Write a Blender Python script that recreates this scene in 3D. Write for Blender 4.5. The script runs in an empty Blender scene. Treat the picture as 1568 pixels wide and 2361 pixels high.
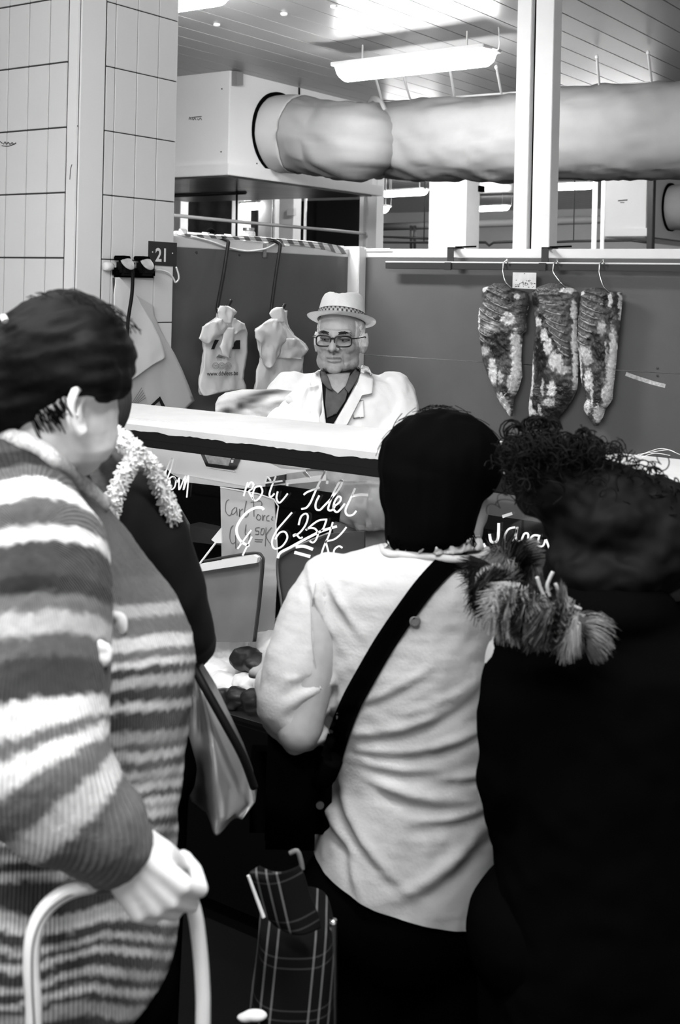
import bpy, bmesh, math, random
from mathutils import Vector, Matrix, noise
from mathutils.bvhtree import BVHTree
random.seed(7)
S = bpy.context.scene
COL = S.collection
PI = math.pi

# ------------------------------------------------------------------ camera
H = 1.8; FPX = 2750.0; TH = math.radians(34.9); RHO = math.atan(.022); U0, V0 = 784.0, 661.0
F = Vector((-math.sin(TH), math.cos(TH), 0)); R = Vector((math.cos(TH), math.sin(TH), 0)); Z = Vector((0, 0, 1))
C0 = Vector((0, 0, H))
cam_d = bpy.data.cameras.new('camera'); cam = bpy.data.objects.new('camera', cam_d); COL.objects.link(cam)
cx = R*math.cos(RHO) + Z*math.sin(RHO); cy = -R*math.sin(RHO) + Z*math.cos(RHO); cz = -F
cam.matrix_world = Matrix(((cx.x, cy.x, cz.x, 0), (cx.y, cy.y, cz.y, 0), (cx.z, cy.z, cz.z, H), (0, 0, 0, 1)))
cam_d.sensor_fit = 'VERTICAL'; cam_d.sensor_height = 36.0; cam_d.sensor_width = 24.0
cam_d.lens = FPX/2361.0*36.0
cam_d.shift_y = -(1180.5 - V0)/2361.0
cam_d.clip_start = .05
cam_d.dof.use_dof = True; cam_d.dof.focus_distance = 4.0; cam_d.dof.aperture_fstop = 7.0
S.camera = cam
# ------------------------------------------------------------------ world, exposure
w = bpy.data.worlds.new('hall_ambient'); S.world = w; w.use_nodes = True
w.node_tree.nodes['Background'].inputs[0].default_value = (1, 1, 1, 1)
w.node_tree.nodes['Background'].inputs[1].default_value = 0.5
S.view_settings.view_transform = 'Standard'; S.view_settings.look = 'None'
S.view_settings.gamma = 1; S.view_settings.use_curve_mapping = False
S.view_settings.exposure = 0.76
LAMP_STALL = 38.0      # emission of the tubes over the stall
LAMP_AISLE = 58.0      # emission of the tubes over the customers' aisle
LAMP_HALL = 42.0

# ------------------------------------------------------------------ pixel -> place helpers (image taken as 1568 x 2361)
def ray(u, v):
    a = (u-U0)/FPX; b = (v-V0)/FPX
    return F + R*(a*math.cos(RHO)+b*math.sin(RHO)) - Z*(-a*math.sin(RHO)+b*math.cos(RHO))
def PD(u, v, d): return C0 + ray(u, v)*d
def PA(u, v, ax, val):
    D = ray(u, v); return C0 + D*((val-C0[ax])/D[ax])
def plane(ax, val): return lambda u, v: PA(u, v, ax, val)
def depthf(d): return lambda u, v: PD(u, v, d)

# ------------------------------------------------------------------ materials
MATS = {}
def mat(name, g, rough=.6, spec=.3, var=0, scale=20, bump=0, bscale=None, metal=0, attr=None, emit=0, trans=0, stretch=None, sheen=0):
    if name in MATS: return MATS[name]
    m = bpy.data.materials.new(name); m.use_nodes = True; MATS[name] = m
    nt = m.node_tree; N = nt.nodes; L = nt.links
    b = N['Principled BSDF']
    b.inputs['Base Color'].default_value = (g, g, g, 1)
    b.inputs['Roughness'].default_value = rough
    b.inputs['Specular IOR Level'].default_value = spec
    b.inputs['Metallic'].default_value = metal
    if sheen: b.inputs['Sheen Weight'].default_value = sheen
    if emit:
        b.inputs['Emission Color'].default_value = (1, 1, 1, 1); b.inputs['Emission Strength'].default_value = emit
    tc = N.new('ShaderNodeTexCoord'); src = tc.outputs['Object']
    if stretch:
        mp = N.new('ShaderNodeMapping'); mp.inputs['Scale'].default_value = stretch
        L.new(src, mp.inputs[0]); src = mp.outputs[0]
    colsock = None
    if attr:
        at = N.new('ShaderNodeAttribute'); at.attribute_name = attr; colsock = at.outputs['Color']
        L.new(colsock, b.inputs['Base Color'])
    if var:
        nz = N.new('ShaderNodeTexNoise'); nz.inputs['Scale'].default_value = scale; nz.inputs['Detail'].default_value = 6
        L.new(src, nz.inputs['Vector'])
        mr = N.new('ShaderNodeMapRange'); mr.inputs[1].default_value = .25; mr.inputs[2].default_value = .75
        mr.inputs[3].default_value = 1-var; mr.inputs[4].default_value = 1+var
        L.new(nz.outputs[0], mr.inputs[0])
        mx = N.new('ShaderNodeMix'); mx.data_type = 'RGBA'; mx.blend_type = 'MULTIPLY'; mx.inputs[0].default_value = 1
        if colsock: L.new(colsock, mx.inputs[6])
        else: mx.inputs[6].default_value = (g, g, g, 1)
        L.new(mr.outputs[0], mx.inputs[7]); L.new(mx.outputs[2], b.inputs['Base Color'])
    if bump:
        n2 = N.new('ShaderNodeTexNoise'); n2.inputs['Scale'].default_value = bscale or scale; n2.inputs['Detail'].default_value = 5
        L.new(src, n2.inputs['Vector'])
        bp = N.new('ShaderNodeBump'); bp.inputs['Strength'].default_value = bump; bp.inputs['Distance'].default_value = .01
        L.new(n2.outputs[0], bp.inputs['Height']); L.new(bp.outputs[0], b.inputs['Normal'])
    return m
def glass_mat(name, tint, gloss, refl=1.0):
    m = bpy.data.materials.new(name); m.use_nodes = True; nt = m.node_tree; N = nt.nodes; L = nt.links
    for n in list(N): N.remove(n)
    o = N.new('ShaderNodeOutputMaterial'); t = N.new('ShaderNodeBsdfTransparent'); t.inputs[0].default_value = (tint, tint, tint, 1)
    g = N.new('ShaderNodeBsdfGlossy'); g.inputs['Roughness'].default_value = .03; g.inputs[0].default_value = (refl, refl, refl, 1)
    mx = N.new('ShaderNodeMixShader'); mx.inputs[0].default_value = gloss
    L.new(t.outputs[0], mx.inputs[1]); L.new(g.outputs[0], mx.inputs[2]); L.new(mx.outputs[0], o.inputs[0])
    return m

M_tile = mat('glazed_white_tile', .74, .18, .5, var=.03, scale=3, bump=.06, bscale=9)
M_grout = mat('dark_grout', .06, .9, .1)
M_white = mat('white_enamel', .78, .35, .4, var=.04, scale=6)
M_whitematt = mat('white_paint', .74, .6, .25, var=.05, scale=5)
M_panel = mat('grey_wall_sheet', .108, .38, .35, var=.10, scale=4)
M_black = mat('black_matt', .0016, .9, .03)
M_blackgloss = mat('black_plastic', .005, .55, .15)
M_dark = mat('dark_grey_metal', .03, .45, .4)
M_chrome = mat('bright_steel', .7, .25, .5, metal=1)
M_steel = mat('brushed_steel', .35, .4, .5, metal=1, var=.15, scale=30)
M_ceil = mat('grey_ceiling_plank', .36, .35, .45, var=.05, scale=2)
M_floor = mat('shade_dark_floor', .004, .8, .1, var=.3, scale=3)  # shade among the customers is put into this near-black tone

# ------------------------------------------------------------------ object helpers
ORG = {}
def _props(o, label, cat, group, kind):
    if label: o['label'] = label
    if cat: o['category'] = cat
    if group: o['group'] = group
    if kind: o['kind'] = kind
    return o
def thing(name, label, cat, loc, group=None, kind=None):
    o = bpy.data.objects.new(name, None); COL.objects.link(o); o.location = loc; o.empty_display_size = .1
    ORG[o.name] = Vector(loc)
    return _props(o, label, cat, group, kind)
def link_mesh(name, me, m, parent=None, label=None, cat=None, group=None, kind=None, smooth=False):
    o = bpy.data.objects.new(name, me); COL.objects.link(o)
    if m and not me.materials: me.materials.append(m)
    if smooth:
        for p in me.polygons: p.use_smooth = True
    if parent is not None:
        org = ORG[parent.name]; o.parent = parent
        me.transform(Matrix.Translation(-org)); ORG[o.name] = org
    else:
        n = len(me.vertices)
        if n:
            zs = [v.co for v in me.vertices]
            c = Vector(((min(p.x for p in zs)+max(p.x for p in zs))/2, (min(p.y for p in zs)+max(p.y for p in zs))/2, min(p.z for p in zs)))
        else: c = Vector()
        me.transform(Matrix.Translation(-c)); o.location = c; ORG[o.name] = c
    return _props(o, label, cat, group, kind)
def obj(name, bm, m, parent=None, smooth=False, **k):
    bmesh.ops.recalc_face_normals(bm, faces=bm.faces)
    me = bpy.data.meshes.new(name); bm.to_mesh(me); bm.free()
    return link_mesh(name, me, m, parent, smooth=smooth, **k)
def NB(): return bmesh.new()
def box(bm, x0, x1, y0, y1, z0, z1, bev=0):
    vs = [bm.verts.new((x, y, z)) for x in (x0, x1) for y in (y0, y1) for z in (z0, z1)]
    fs = [(0,1,3,2),(4,6,7,5),(0,4,5,1),(2,3,7,6),(0,2,6,4),(1,5,7,3)]
    ff = [bm.faces.new([vs[i] for i in f]) for f in fs]
    if bev:
        es = list({e for f in ff for e in f.edges})
        bmesh.ops.bevel(bm, geom=es, offset=bev, segments=2, affect='EDGES')
    return bm
def fbox(bm, c, ax, ay, az, hx, hy, hz, bev=0):
    """box with free axes"""
    ax = ax.normalized(); ay = ay.normalized(); az = az.normalized(); c = Vector(c)
    vs = [bm.verts.new(c+ax*(i*hx)+ay*(j*hy)+az*(k*hz)) for i in (-1,1) for j in (-1,1) for k in (-1,1)]
    fs = [(0,1,3,2),(4,6,7,5),(0,4,5,1),(2,3,7,6),(0,2,6,4),(1,5,7,3)]
    ff = [bm.faces.new([vs[i] for i in f]) for f in fs]
    if bev:
        es = list({e for f in ff for e in f.edges})
        bmesh.ops.bevel(bm, geom=es, offset=bev, segments=2, affect='EDGES')
    return bm
def frame_of(t, up=Vector((0, 0, 1))):
    t = t.normalized()
    if abs(t.dot(up)) > .95: up = Vector((1, 0, 0)) if abs(t.x) < .9 else Vector((0, 1, 0))
    a = t.cross(up).normalized(); b = a.cross(t).normalized()
    return a, b
def catmull(pts, n=6):
    out = []
    P = [Vector(p) for p in pts]
    for i in range(len(P)-1):
        p0 = P[max(i-1, 0)]; p1 = P[i]; p2 = P[i+1]; p3 = P[min(i+2, len(P)-1)]
        for k in range(n):
            t = k/n
            out.append(.5*((2*p1)+(p2-p0)*t+(2*p0-5*p1+4*p2-p3)*t*t+(3*p1-p0-3*p2+p3)*t*t*t))
    out.append(P[-1]); return out
def tube(bm, pts, r, n=10, caps=True, flat=None):
    """sweep; r number or list; flat=(ra,rb) elliptical"""
    P = [Vector(p) for p in pts]; rings = []
    a0 = None
    for i, p in enumerate(P):
        t = (P[min(i+1, len(P)-1)]-P[max(i-1, 0)])
        if t.length < 1e-9: t = Vector((0, 0, 1))
        t.normalize()
        if a0 is None: a, b = frame_of(t)
        else:
            a = a0 - t*a0.dot(t)
            a = a.normalized() if a.length > 1e-6 else frame_of(t)[0]
            b = a.cross(t).normalized()
        a0 = a
        rr = (r[i] if isinstance(r, (list, tuple)) else r)*RSC
        rings.append([bm.verts.new(p + (a*math.cos(2*PI*k/n) + b*math.sin(2*PI*k/n))*rr) for k in range(n)])
    for A, B in zip(rings, rings[1:]):
        for k in range(n): bm.faces.new((A[k], A[(k+1) % n], B[(k+1) % n], B[k]))
    if caps:
        bm.faces.new(list(reversed(rings[0]))); bm.faces.new(rings[-1])
    return bm
def lathe(bm, c, axis, prof, n=24, close=True):
    """prof: list of (r, h) along axis"""
    a, b = frame_of(axis); ax = axis.normalized(); rings = []
    for r, h in prof:
        rings.append([bm.verts.new(Vector(c)+ax*h+(a*math.cos(2*PI*k/n)+b*math.sin(2*PI*k/n))*max(r, 1e-5)) for k in range(n)])
    for A, B in zip(rings, rings[1:]):
        for k in range(n): bm.faces.new((A[k], A[(k+1) % n], B[(k+1) % n], B[k]))
    if close:
        bm.faces.new(list(reversed(rings[0]))); bm.faces.new(rings[-1])
    return bm
def plate(bm, outline, fn, nrm, th):
    """flat polygon given in pixels on a surface fn, with thickness th along nrm"""
    A = [bm.verts.new(fn(u, v)) for u, v in outline]; B = [bm.verts.new(fn(u, v)+nrm*th) for u, v in outline]
    n = len(A)
    bm.faces.new(A); bm.faces.new(list(reversed(B)))
    for i in range(n): bm.faces.new((A[i], B[i], B[(i+1) % n], A[(i+1) % n]))
    return bm
def sheet(bm, rows, fn, nrm, nc=16, sub=4, disp=None, th=.004, back=None, colf=None, cl=None):
    """rows (v,uL,uR): solid sheet; disp(s,t,u,v) offset of the front along nrm"""
    rr = []
    for i in range(len(rows)-1):
        for k in range(sub):
            t = k/sub; rr.append(tuple(rows[i][j]*(1-t)+rows[i+1][j]*t for j in range(3)))
    rr.append(rows[-1]); nr = len(rr); Fv = []; Bv = []
    for i, (v, a, b) in enumerate(rr):
        fr = []; bk = []
        for j in range(nc+1):
            s = j/nc; u = a+(b-a)*s
            d = disp(s, i/(nr-1), u, v) if disp else 0
            p = fn(u, v); vf = bm.verts.new(p+nrm*(d+th)); vb = bm.verts.new(p+nrm*(d if back is None else back))
            if cl is not None: c = colf(s, i/(nr-1), u, v); vf[cl] = (c, c, c, 1); vb[cl] = (c*.8, c*.8, c*.8, 1)
            fr.append(vf); bk.append(vb)
        Fv.append(fr); Bv.append(bk)
    for i in range(nr-1):
        for j in range(nc):
            bm.faces.new((Fv[i][j], Fv[i][j+1], Fv[i+1][j+1], Fv[i+1][j])); bm.faces.new((Bv[i][j], Bv[i+1][j], Bv[i+1][j+1], Bv[i][j+1]))
        bm.faces.new((Fv[i][0], Fv[i+1][0], Bv[i+1][0], Bv[i][0])); bm.faces.new((Fv[i][nc], Bv[i][nc], Bv[i+1][nc], Fv[i+1][nc]))
    for j in range(nc):
        bm.faces.new((Fv[0][j], Bv[0][j], Bv[0][j+1], Fv[0][j+1])); bm.faces.new((Fv[-1][j], Fv[-1][j+1], Bv[-1][j+1], Bv[-1][j]))
    return bm
RSC = 1.0
def ball(bm, c, r, ax=None, seg=16):
    """ellipsoid; r scalar or 3; ax optional 3 axes"""
    if not isinstance(r, (tuple, list)): r = (r, r, r)
    r = tuple(k*RSC for k in r)
    ax = ax or (Vector((1, 0, 0)), Vector((0, 1, 0)), Vector((0, 0, 1)))
    rows = []; h = seg//2; c = Vector(c)
    top = bm.verts.new(c+ax[2]*r[2]); bot = bm.verts.new(c-ax[2]*r[2])
    for i in range(1, h):
        th = PI*i/h
        rows.append([bm.verts.new(c+ax[0]*(r[0]*math.sin(th)*math.cos(2*PI*k/seg))+ax[1]*(r[1]*math.sin(th)*math.sin(2*PI*k/seg))+ax[2]*(r[2]*math.cos(th))) for k in range(seg)])
    for k in range(seg):
        bm.faces.new((top, rows[0][k], rows[0][(k+1) % seg])); bm.faces.new((bot, rows[-1][(k+1) % seg], rows[-1][k]))
    for A, B in zip(rows, rows[1:]):
        for k in range(seg): bm.faces.new((A[k], B[k], B[(k+1) % seg], A[(k+1) % seg]))
    return bm
def limb(bm, pts, seg=16):
    """pts list of (Vector, r): balls joined by tapered tubes"""
    for p, r in pts: ball(bm, p, r, seg=seg)
    for (p, r), (q, s) in zip(pts, pts[1:]):
        if (Vector(q)-Vector(p)).length > 1e-4: tube(bm, [p, q], [r, s], n=seg)
    return bm
VA = (R.copy(), F.copy(), Z.copy())
def rings(bm, rows, n=40, ex=2.0, cap=True):
    """rows (v,uL,uR,d,ry[,tilt]): closed body of horizontal super-ellipses, ry = half thickness along the view"""
    out = []
    for row in rows:
        v, a, b, d, ry = row[:5]
        p = PD(a, v, d); q = PD(b, v, d); c = (p+q)/2; rx = (q-p).length/2; e1 = (q-p).normalized()
        ring = []
        for k in range(n):
            t = 2*PI*k/n; ct = math.cos(t); st = math.sin(t)
            ring.append(bm.verts.new(c+e1*(rx*math.copysign(abs(ct)**(2/ex), ct))+F*(ry*math.copysign(abs(st)**(2/ex), st))))
        out.append(ring)
    for A, B in zip(out, out[1:]):
        for k in range(n): bm.faces.new((A[k], A[(k+1) % n], B[(k+1) % n], B[k]))
    if cap: bm.faces.new(list(reversed(out[0]))); bm.faces.new(out[-1])
    return bm
def remesh(bm, vox, smooth=6, fac=.5):
    """one continuous surface out of overlapping closed shapes"""
    bmesh.ops.recalc_face_normals(bm, faces=bm.faces)
    me = bpy.data.meshes.new('tmp'); bm.to_mesh(me); bm.free()
    o = bpy.data.objects.new('tmp', me); COL.objects.link(o)
    a = o.modifiers.new('r', 'REMESH'); a.mode = 'VOXEL'; a.voxel_size = vox
    if smooth:
        b = o.modifiers.new('s', 'SMOOTH'); b.factor = fac; b.iterations = smooth
    dg = bpy.context.evaluated_depsgraph_get()
    out = bpy.data.meshes.new_from_object(o.evaluated_get(dg), depsgraph=dg)
    bpy.data.objects.remove(o); bpy.data.meshes.remove(me)
    return out
def displace(me, fn):
    ns = [v.normal.copy() for v in me.vertices]
    for v, n in zip(me.vertices, ns): v.co += n*fn(v.co, n)
    me.update()
def vcol(me, fn, name='Col'):
    at = me.color_attributes.new(name, 'FLOAT_COLOR', 'POINT')
    for i, v in enumerate(me.vertices):
        c = fn(v.co); at.data[i].color = (c, c, c, 1)
def bvh_of(me): return BVHTree.FromPolygons([v.co.copy() for v in me.vertices], [tuple(p.vertices) for p in me.polygons])
def on(bvh, fall, off=.003):
    """pixel -> point lying on a surface (ray cast once while building), a little towards the outside"""
    def g(u, v):
        D = ray(u, v).normalized(); hit = bvh.ray_cast(C0, D)
        if hit[0] is None: return fall(u, v)
        return hit[0] - D*off
    return g
def stroke(bm, pts, fn, wpx, nrm, th=.0008, n=4):
    """flat ribbon drawn with a marker through pixel points"""
    q = catmull([(u, v, 0) for u, v in pts], n) if len(pts) > 2 else [Vector((u, v, 0)) for u, v in pts]
    L = []; Rr = []
    for i, p in enumerate(q):
        t = q[min(i+1, len(q)-1)]-q[max(i-1, 0)]
        if t.length < 1e-6: t = Vector((1, 0, 0))
        t.normalize(); m = Vector((-t.y, t.x, 0))*(wpx/2)
        a = fn(p.x+m.x, p.y+m.y); b = fn(p.x-m.x, p.y-m.y)
        L.append((bm.verts.new(a), bm.verts.new(a+nrm*th))); Rr.append((bm.verts.new(b), bm.verts.new(b+nrm*th)))
    for i in range(len(q)-1):
        for A, B in (((L[i][1], Rr[i][1]), (L[i+1][1], Rr[i+1][1])), ((Rr[i][0], L[i][0]), (Rr[i+1][0], L[i+1][0])), ((L[i][0], L[i][1]), (L[i+1][0], L[i+1][1])), ((Rr[i][1], Rr[i][0]), (Rr[i+1][1], Rr[i+1][0]))):
            try: bm.faces.new((A[0], A[1], B[1], B[0]))
            except ValueError: pass
    return bm
def text_mesh(txt, p0, ex, ez, h, wide=1.0, bold=0.0, depth=.001):
    """letters: p0 lower left, ex reading direction, ez up, cap height h"""
    cu = bpy.data.curves.new('txt', 'FONT'); cu.body = txt; cu.size = 1; cu.extrude = 0; cu.offset = bold
    o = bpy.data.objects.new('txt', cu); COL.objects.link(o)
    dg = bpy.context.evaluated_depsgraph_get(); me = bpy.data.meshes.new_from_object(o.evaluated_get(dg), depsgraph=dg)
    bpy.data.objects.remove(o)
    xs = [v.co.x for v in me.vertices]; ys = [v.co.y for v in me.vertices]; x0 = min(xs)
    k = h/.70
    for v in me.vertices: v.co = Vector(p0)+ex.normalized()*((v.co.x-x0)*k*wide)+ez.normalized()*(v.co.y*k)
    me.materials.clear()
    return me, (max(xs)-x0)*k*wide
def nz(p, s, seed=0): return noise.noise(Vector((p.x*s+seed, p.y*s+seed*1.7, p.z*s-seed)))
XA = Vector((1, 0, 0)); YA = Vector((0, 1, 0))
# ================================================================== THE SETTING
ZC = 3.40; XW = -3.85; K = 1.26; KF = 1.25
YW = PA(815, 800, 0, XW).y                      # stall back wall
struct = dict(kind='structure')
obj('floor', box(NB(), -14, 5, -4, 23, -.1, 0), M_floor, **struct, label='dark market hall floor under the customers', cat='floor')

# ceiling: backing plus single planks running away from the aisle
ceil = thing('ceiling', 'grey plank ceiling of the market hall', 'ceiling', (0, 0, ZC), kind='structure')
obj('ceiling_backing', box(NB(), -14, 5, -4, 23, ZC+.012, ZC+.1), mat('ceiling_joint', .14, .8, .1), ceil)
PW = .2
bmk = NB(); box(bmk, -PW/2+.0025, PW/2-.0025, -4.398, 4.398, 0, .012, .0025); mp = bpy.data.meshes.new('plank'); bmk.to_mesh(mp); bmk.free(); mp.materials.append(M_ceil)
for j, yc in enumerate((.4, 9.2, 18.0)):
    for i in range(90):
        x = -13.8+PW*i
        if (j == 0 and x < -6) or (j == 1 and x > 1.5) or (j > 1 and x > -1): continue
        o = bpy.data.objects.new('plank', mp); COL.objects.link(o); o.parent = ceil; o.location = (x, yc, 0)

# tiled pillar
XP = -3.80; YP = PA(180, 300, 0, XP).y
pil = thing('wall_pillar', 'tiled pillar with white rounded corner trim carrying the stall number', 'pillar', (XP, YP, 0), kind='structure')
YPE = PA(407, 300, 0, XP).y
obj('pillar_core', box(NB(), -5.2, XP-.006, YP+.006, YPE-.004, 0, ZC), M_grout, pil)
TW, THh = .134, .2788; zb = 1.6177 - THh*6
def tile_mesh(nm, wv, axis):
    b = NB()
    if axis == 'y': box(b, -.008, 0, .0026, wv-.0026, .0026, THh-.0026, .0016)
    else: box(b, .003, wv-.003, 0, .008, .0036, THh-.0036, .0016)
    me = bpy.data.meshes.new(nm); bmesh.ops.recalc_face_normals(b, faces=b.faces); b.to_mesh(me); b.free(); me.materials.append(M_tile); return me
y0t = PA(242, 300, 0, XP).y
ys = [y0t, PA(263, 300, 0, XP).y]; ys += [ys[1]+TW, ys[1]+2*TW, YPE]
tms = [tile_mesh('tile', ys[i+1]-ys[i], 'y') for i in range(4)]
x1 = PA(152, 300, 1, YP).x
xs_ = [PA(110, 300, 1, YP).x, x1]; xs_ = [xs_[0]-TW*k for k in range(8, 0, -1)] + xs_
tmx = [tile_mesh('tile', xs_[i+1]-xs_[i], 'x') for i in range(len(xs_)-1)]
shared = tmx[0]
for r_ in range(0, 13):
    z = zb+THh*r_
    if z < -.1 or z+THh > ZC+.2: continue
    z = max(z, 0)
    for i in range(4):
        o = bpy.data.objects.new('tile', tms[i]); COL.objects.link(o); o.parent = pil; o.location = (0, ys[i]-YP, z)
    for i in range(len(tmx)):
        me = tmx[i] if i == len(tmx)-1 else shared
        o = bpy.data.objects.new('tile', me); COL.objects.link(o); o.parent = pil; o.location = (xs_[i]-XP, 0, z)
M_trim = mat('white_corner_trim', .80, .35, .4)
b = NB(); box(b, x1, XP+.004, YP-.004, y0t, 0, ZC, .012); obj('corner_trim', b, M_trim, pil)
# pencil scribble and small marks on the tiles
b = NB()
M_pencil = mat('pencil', .10, .8, .1)
fnP = plane(1, YP-.001)
for pts in ([(0,326),(6,331)], [(8,333),(12,327),(15,333),(19,328),(23,333),(28,329),(32,333),(37,329)], [(4,336),(20,337),(37,330)]): stroke(b, pts, fnP, 2.2, -YA, .0004)
obj('pencil_note', b, M_pencil, pil)
b = NB(); fnT = plane(1, YP-.005); stroke(b, [(166,379),(163,390),(161,414)], fnT, 1.6, -YA, .0004); stroke(b, [(179,289),(180,292)], fnT, 3, -YA, .0004); obj('scratch', b, M_pencil, pil)

# left stall wall (grey sheet with white top band)
wl = thing('wall_left', 'grey sheet stall partition with white top band behind the hanging bags', 'wall', (XW, YPE, 0), kind='structure')
ZT = 2.012; ZB = 1.97
obj('sheet', box(NB(), XW-.04, XW, YPE-.15, YW-.02, 0, ZB), M_panel, wl)
obj('top_band', box(NB(), XW-.045, XW+.004, YPE-.15, YW-.02, ZB, ZT+.012, .003), M_whitematt, wl)
M_rivet = mat('rivet', .04, .5, .4)
for u, v in ((453,582),(552,588),(640,583)):
    p = PA(u, v, 0, XW); b = NB(); lathe(b, p, XA, [(.007, 0), (.007, .003), (.003, .005)], 10); obj('rivet', b, M_rivet, wl)
# back wall
wb = thing('wall_back', 'grey sheet back wall of the stall with white top band', 'wall', (-2.0, YW, 0), kind='structure')
zs = PA(1200, 840, 1, YW).z
xe = 1.6
obj('upper_sheet', box(NB(), XW, xe, YW, YW+.04, zs+.0015, 1.97), M_panel, wb)
obj('lower_sheet', box(NB(), XW, xe, YW, YW+.04, 0, zs-.0015), M_panel, wb)
obj('top_band', box(NB(), XW, xe, YW-.004, YW+.05, 1.97, 2.019, .003), M_whitematt, wb)
for u, v in ((1516,849),(1516,866)):
    p = PA(u, v, 1, YW); b = NB(); lathe(b, p, -YA, [(.006, 0), (.006, .003), (.002, .004)], 10); obj('screw', b, M_rivet, wb)
b = NB(); fnB = plane(1, YW-.0002)
M_scuff = mat('scuffed_bare_patch', .55, .6, .3, var=.5, scale=60)
stroke(b, [(1443,862),(1465,870),(1490,878),(1510,884),(1534,890)], fnB, 9, -YA, .0006); obj('scuff', b, M_scuff, wb)
# corner post and tall upright
b = NB(); box(b, XW-.04, XW+.075, YW-.075, YW-.0, 0, 2.03, .004); obj('trim_1', b, M_white, **struct, label='white corner post where the two grey partitions meet', cat='post')
pu = lambda u: PA(u, 300, 1, YW+.02).x
up = thing('trim_2', 'tall white upright of two channels with a dark gap behind the rail', 'post', (pu(1225), YW+.06, 0), kind='structure')
b = NB(); box(b, pu(1181), pu(1214), YW+.052, YW+.15, 0, ZC, .003); obj('channel', b, M_white, up)
b = NB(); box(b, pu(1224), pu(1266), YW+.052, YW+.15, 0, ZC, .003); obj('channel', b, M_white, up)
b = NB(); box(b, pu(1212), pu(1226), YW+.09, YW+.14, 0, ZC); obj('dark_slot', b, M_black, up)
b = NB(); p = PA(850, 500, 1, 9.1).x; box(b, PA(829,500,1,9.1).x, PA(838,500,1,9.1).x, 9.1, 9.22, 0, ZC); box(b, PA(849,500,1,9.1).x, PA(868,500,1,9.1).x, 9.1, 9.22, 0, ZC); box(b, PA(838,500,1,9.1).x, PA(849,500,1,9.1).x, 9.15, 9.2, 0, ZC)
t3 = obj('trim_3', b, M_white, **struct, label='white slotted upright below the far end of the cooler box', cat='post')

# ---- far hall seen over the partitions
M_far = mat('pale_far_wall', .75, .7, .2, var=.08, scale=1)
obj('wall_far', box(NB(), -14, 5, 21.5, 21.6, 0, ZC), M_far, **struct, label='pale far wall of the market hall', cat='wall')
obj('wall_side', box(NB(), -14.1, -14, -4, 22, 0, ZC), M_far, **struct, label='pale side wall of the market hall', cat='wall')
M_shade = mat('opening_shade', .004, .9, .1)
def slab(name, u0, u1, v0, v1, Y, th, m, label, cat, z0=None, z1=None, **k):
    Y *= KF
    a = PA(u0, (v0+v1)/2, 1, Y); c = PA(u1, (v0+v1)/2, 1, Y)
    zt = PA((u0+u1)/2, v0, 1, Y).z if z1 is None else z1; zl = PA((u0+u1)/2, v1, 1, Y).z if z0 is None else z0
    return obj(name, box(NB(), a.x, c.x, Y, Y+th, zl, zt, .004), m, label=label, cat=cat, **k)
slab('hall_column', 989, 1075, 412, 575, 9.0, .3, M_white, 'broad white hall column between the strip lights behind the back wall', 'column', z0=0, z1=ZC)
slab('hall_column', 534, 562, 450, 560, 9.6, .15, M_white, 'narrow white column beside the dark curtain behind the bag wall', 'column', z0=0, z1=ZC)
slab('hall_column', 596, 626, 450, 560, 9.4, .16, M_white, 'white column beside a thin grey pipe behind the bag wall', 'column', z0=0, z1=ZC)
slab('hall_column', 644, 676, 450, 560, 9.2, .16, M_white, 'white column carrying a small switch box behind the bag wall', 'column', z0=0, z1=ZC)
slab('switch_box', 661, 677, 480, 497, 9.13, .06, M_whitematt, 'small white switch box on a white hall column', 'switch')
slab('hall_column', 404, 416, 430, 545, 9.0, .15, M_white, 'narrow white column close beside the tiled pillar', 'column', z0=0, z1=ZC)
slab('opening_dark', 677, 830, 462, 552, 10.4, .12, M_shade, 'black sheet painted as the dark of an opening behind the bag wall', 'curtain', z0=0)  # solid black sheet stands in for the shade inside an opening
b = NB(); a = PA(704, 500, 1, 12.8); tube(b, [(a.x, 12.8, 0), (a.x, 12.8, ZC)], .02, 12); obj('drain_pipe', b, M_white, label='white vertical pipe in front of the black opening', cat='pipe')
b = NB(); a = PA(631, 500, 1, 11.6); tube(b, [(a.x, 11.6, 0), (a.x, 11.6, ZC)], .018, 12); obj('thin_pipe', b, M_steel, label='thin grey pipe beside a white hall column', cat='pipe')
for u, r_, lab in ((1371, .026, 'white vertical pipe nearer the upright, behind the meat rail'), (1390, .02, 'white vertical pipe beside the far cooler box')):
    b = NB(); a = PA(u, 500, 1, 11.2); tube(b, [(a.x, 11.2, 0), (a.x, 11.2, ZC)], r_, 12); obj('vertical_pipe', b, M_white, label=lab, cat='pipe')
M_cloth = mat('grey_fabric', .10, .85, .1, var=.25, scale=8, bump=.3)
b = NB(); sheet(b, [(425,416,534),(480,416,534),(620,416,534),(1030,416,534)], plane(1, 12.6), -YA, 24, 6, lambda s, t, u, v: .03*math.sin(s*18), .02); obj('grey_curtain', b, M_cloth, smooth=True, label='grey fabric curtain hanging behind the bag wall', cat='curtain')
b = NB(); sheet(b, [(485,562,597),(520,562,597),(560,562,597),(1050,562,597)], plane(1, 12.9), -YA, 12, 6, lambda s, t, u, v: .02*math.sin(s*14), .02); obj('grey_curtain', b, mat('mottled_fabric', .07, .85, .1, var=.5, scale=12), smooth=True, label='mottled dark fabric under a strip light between two columns', cat='curtain')
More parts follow.
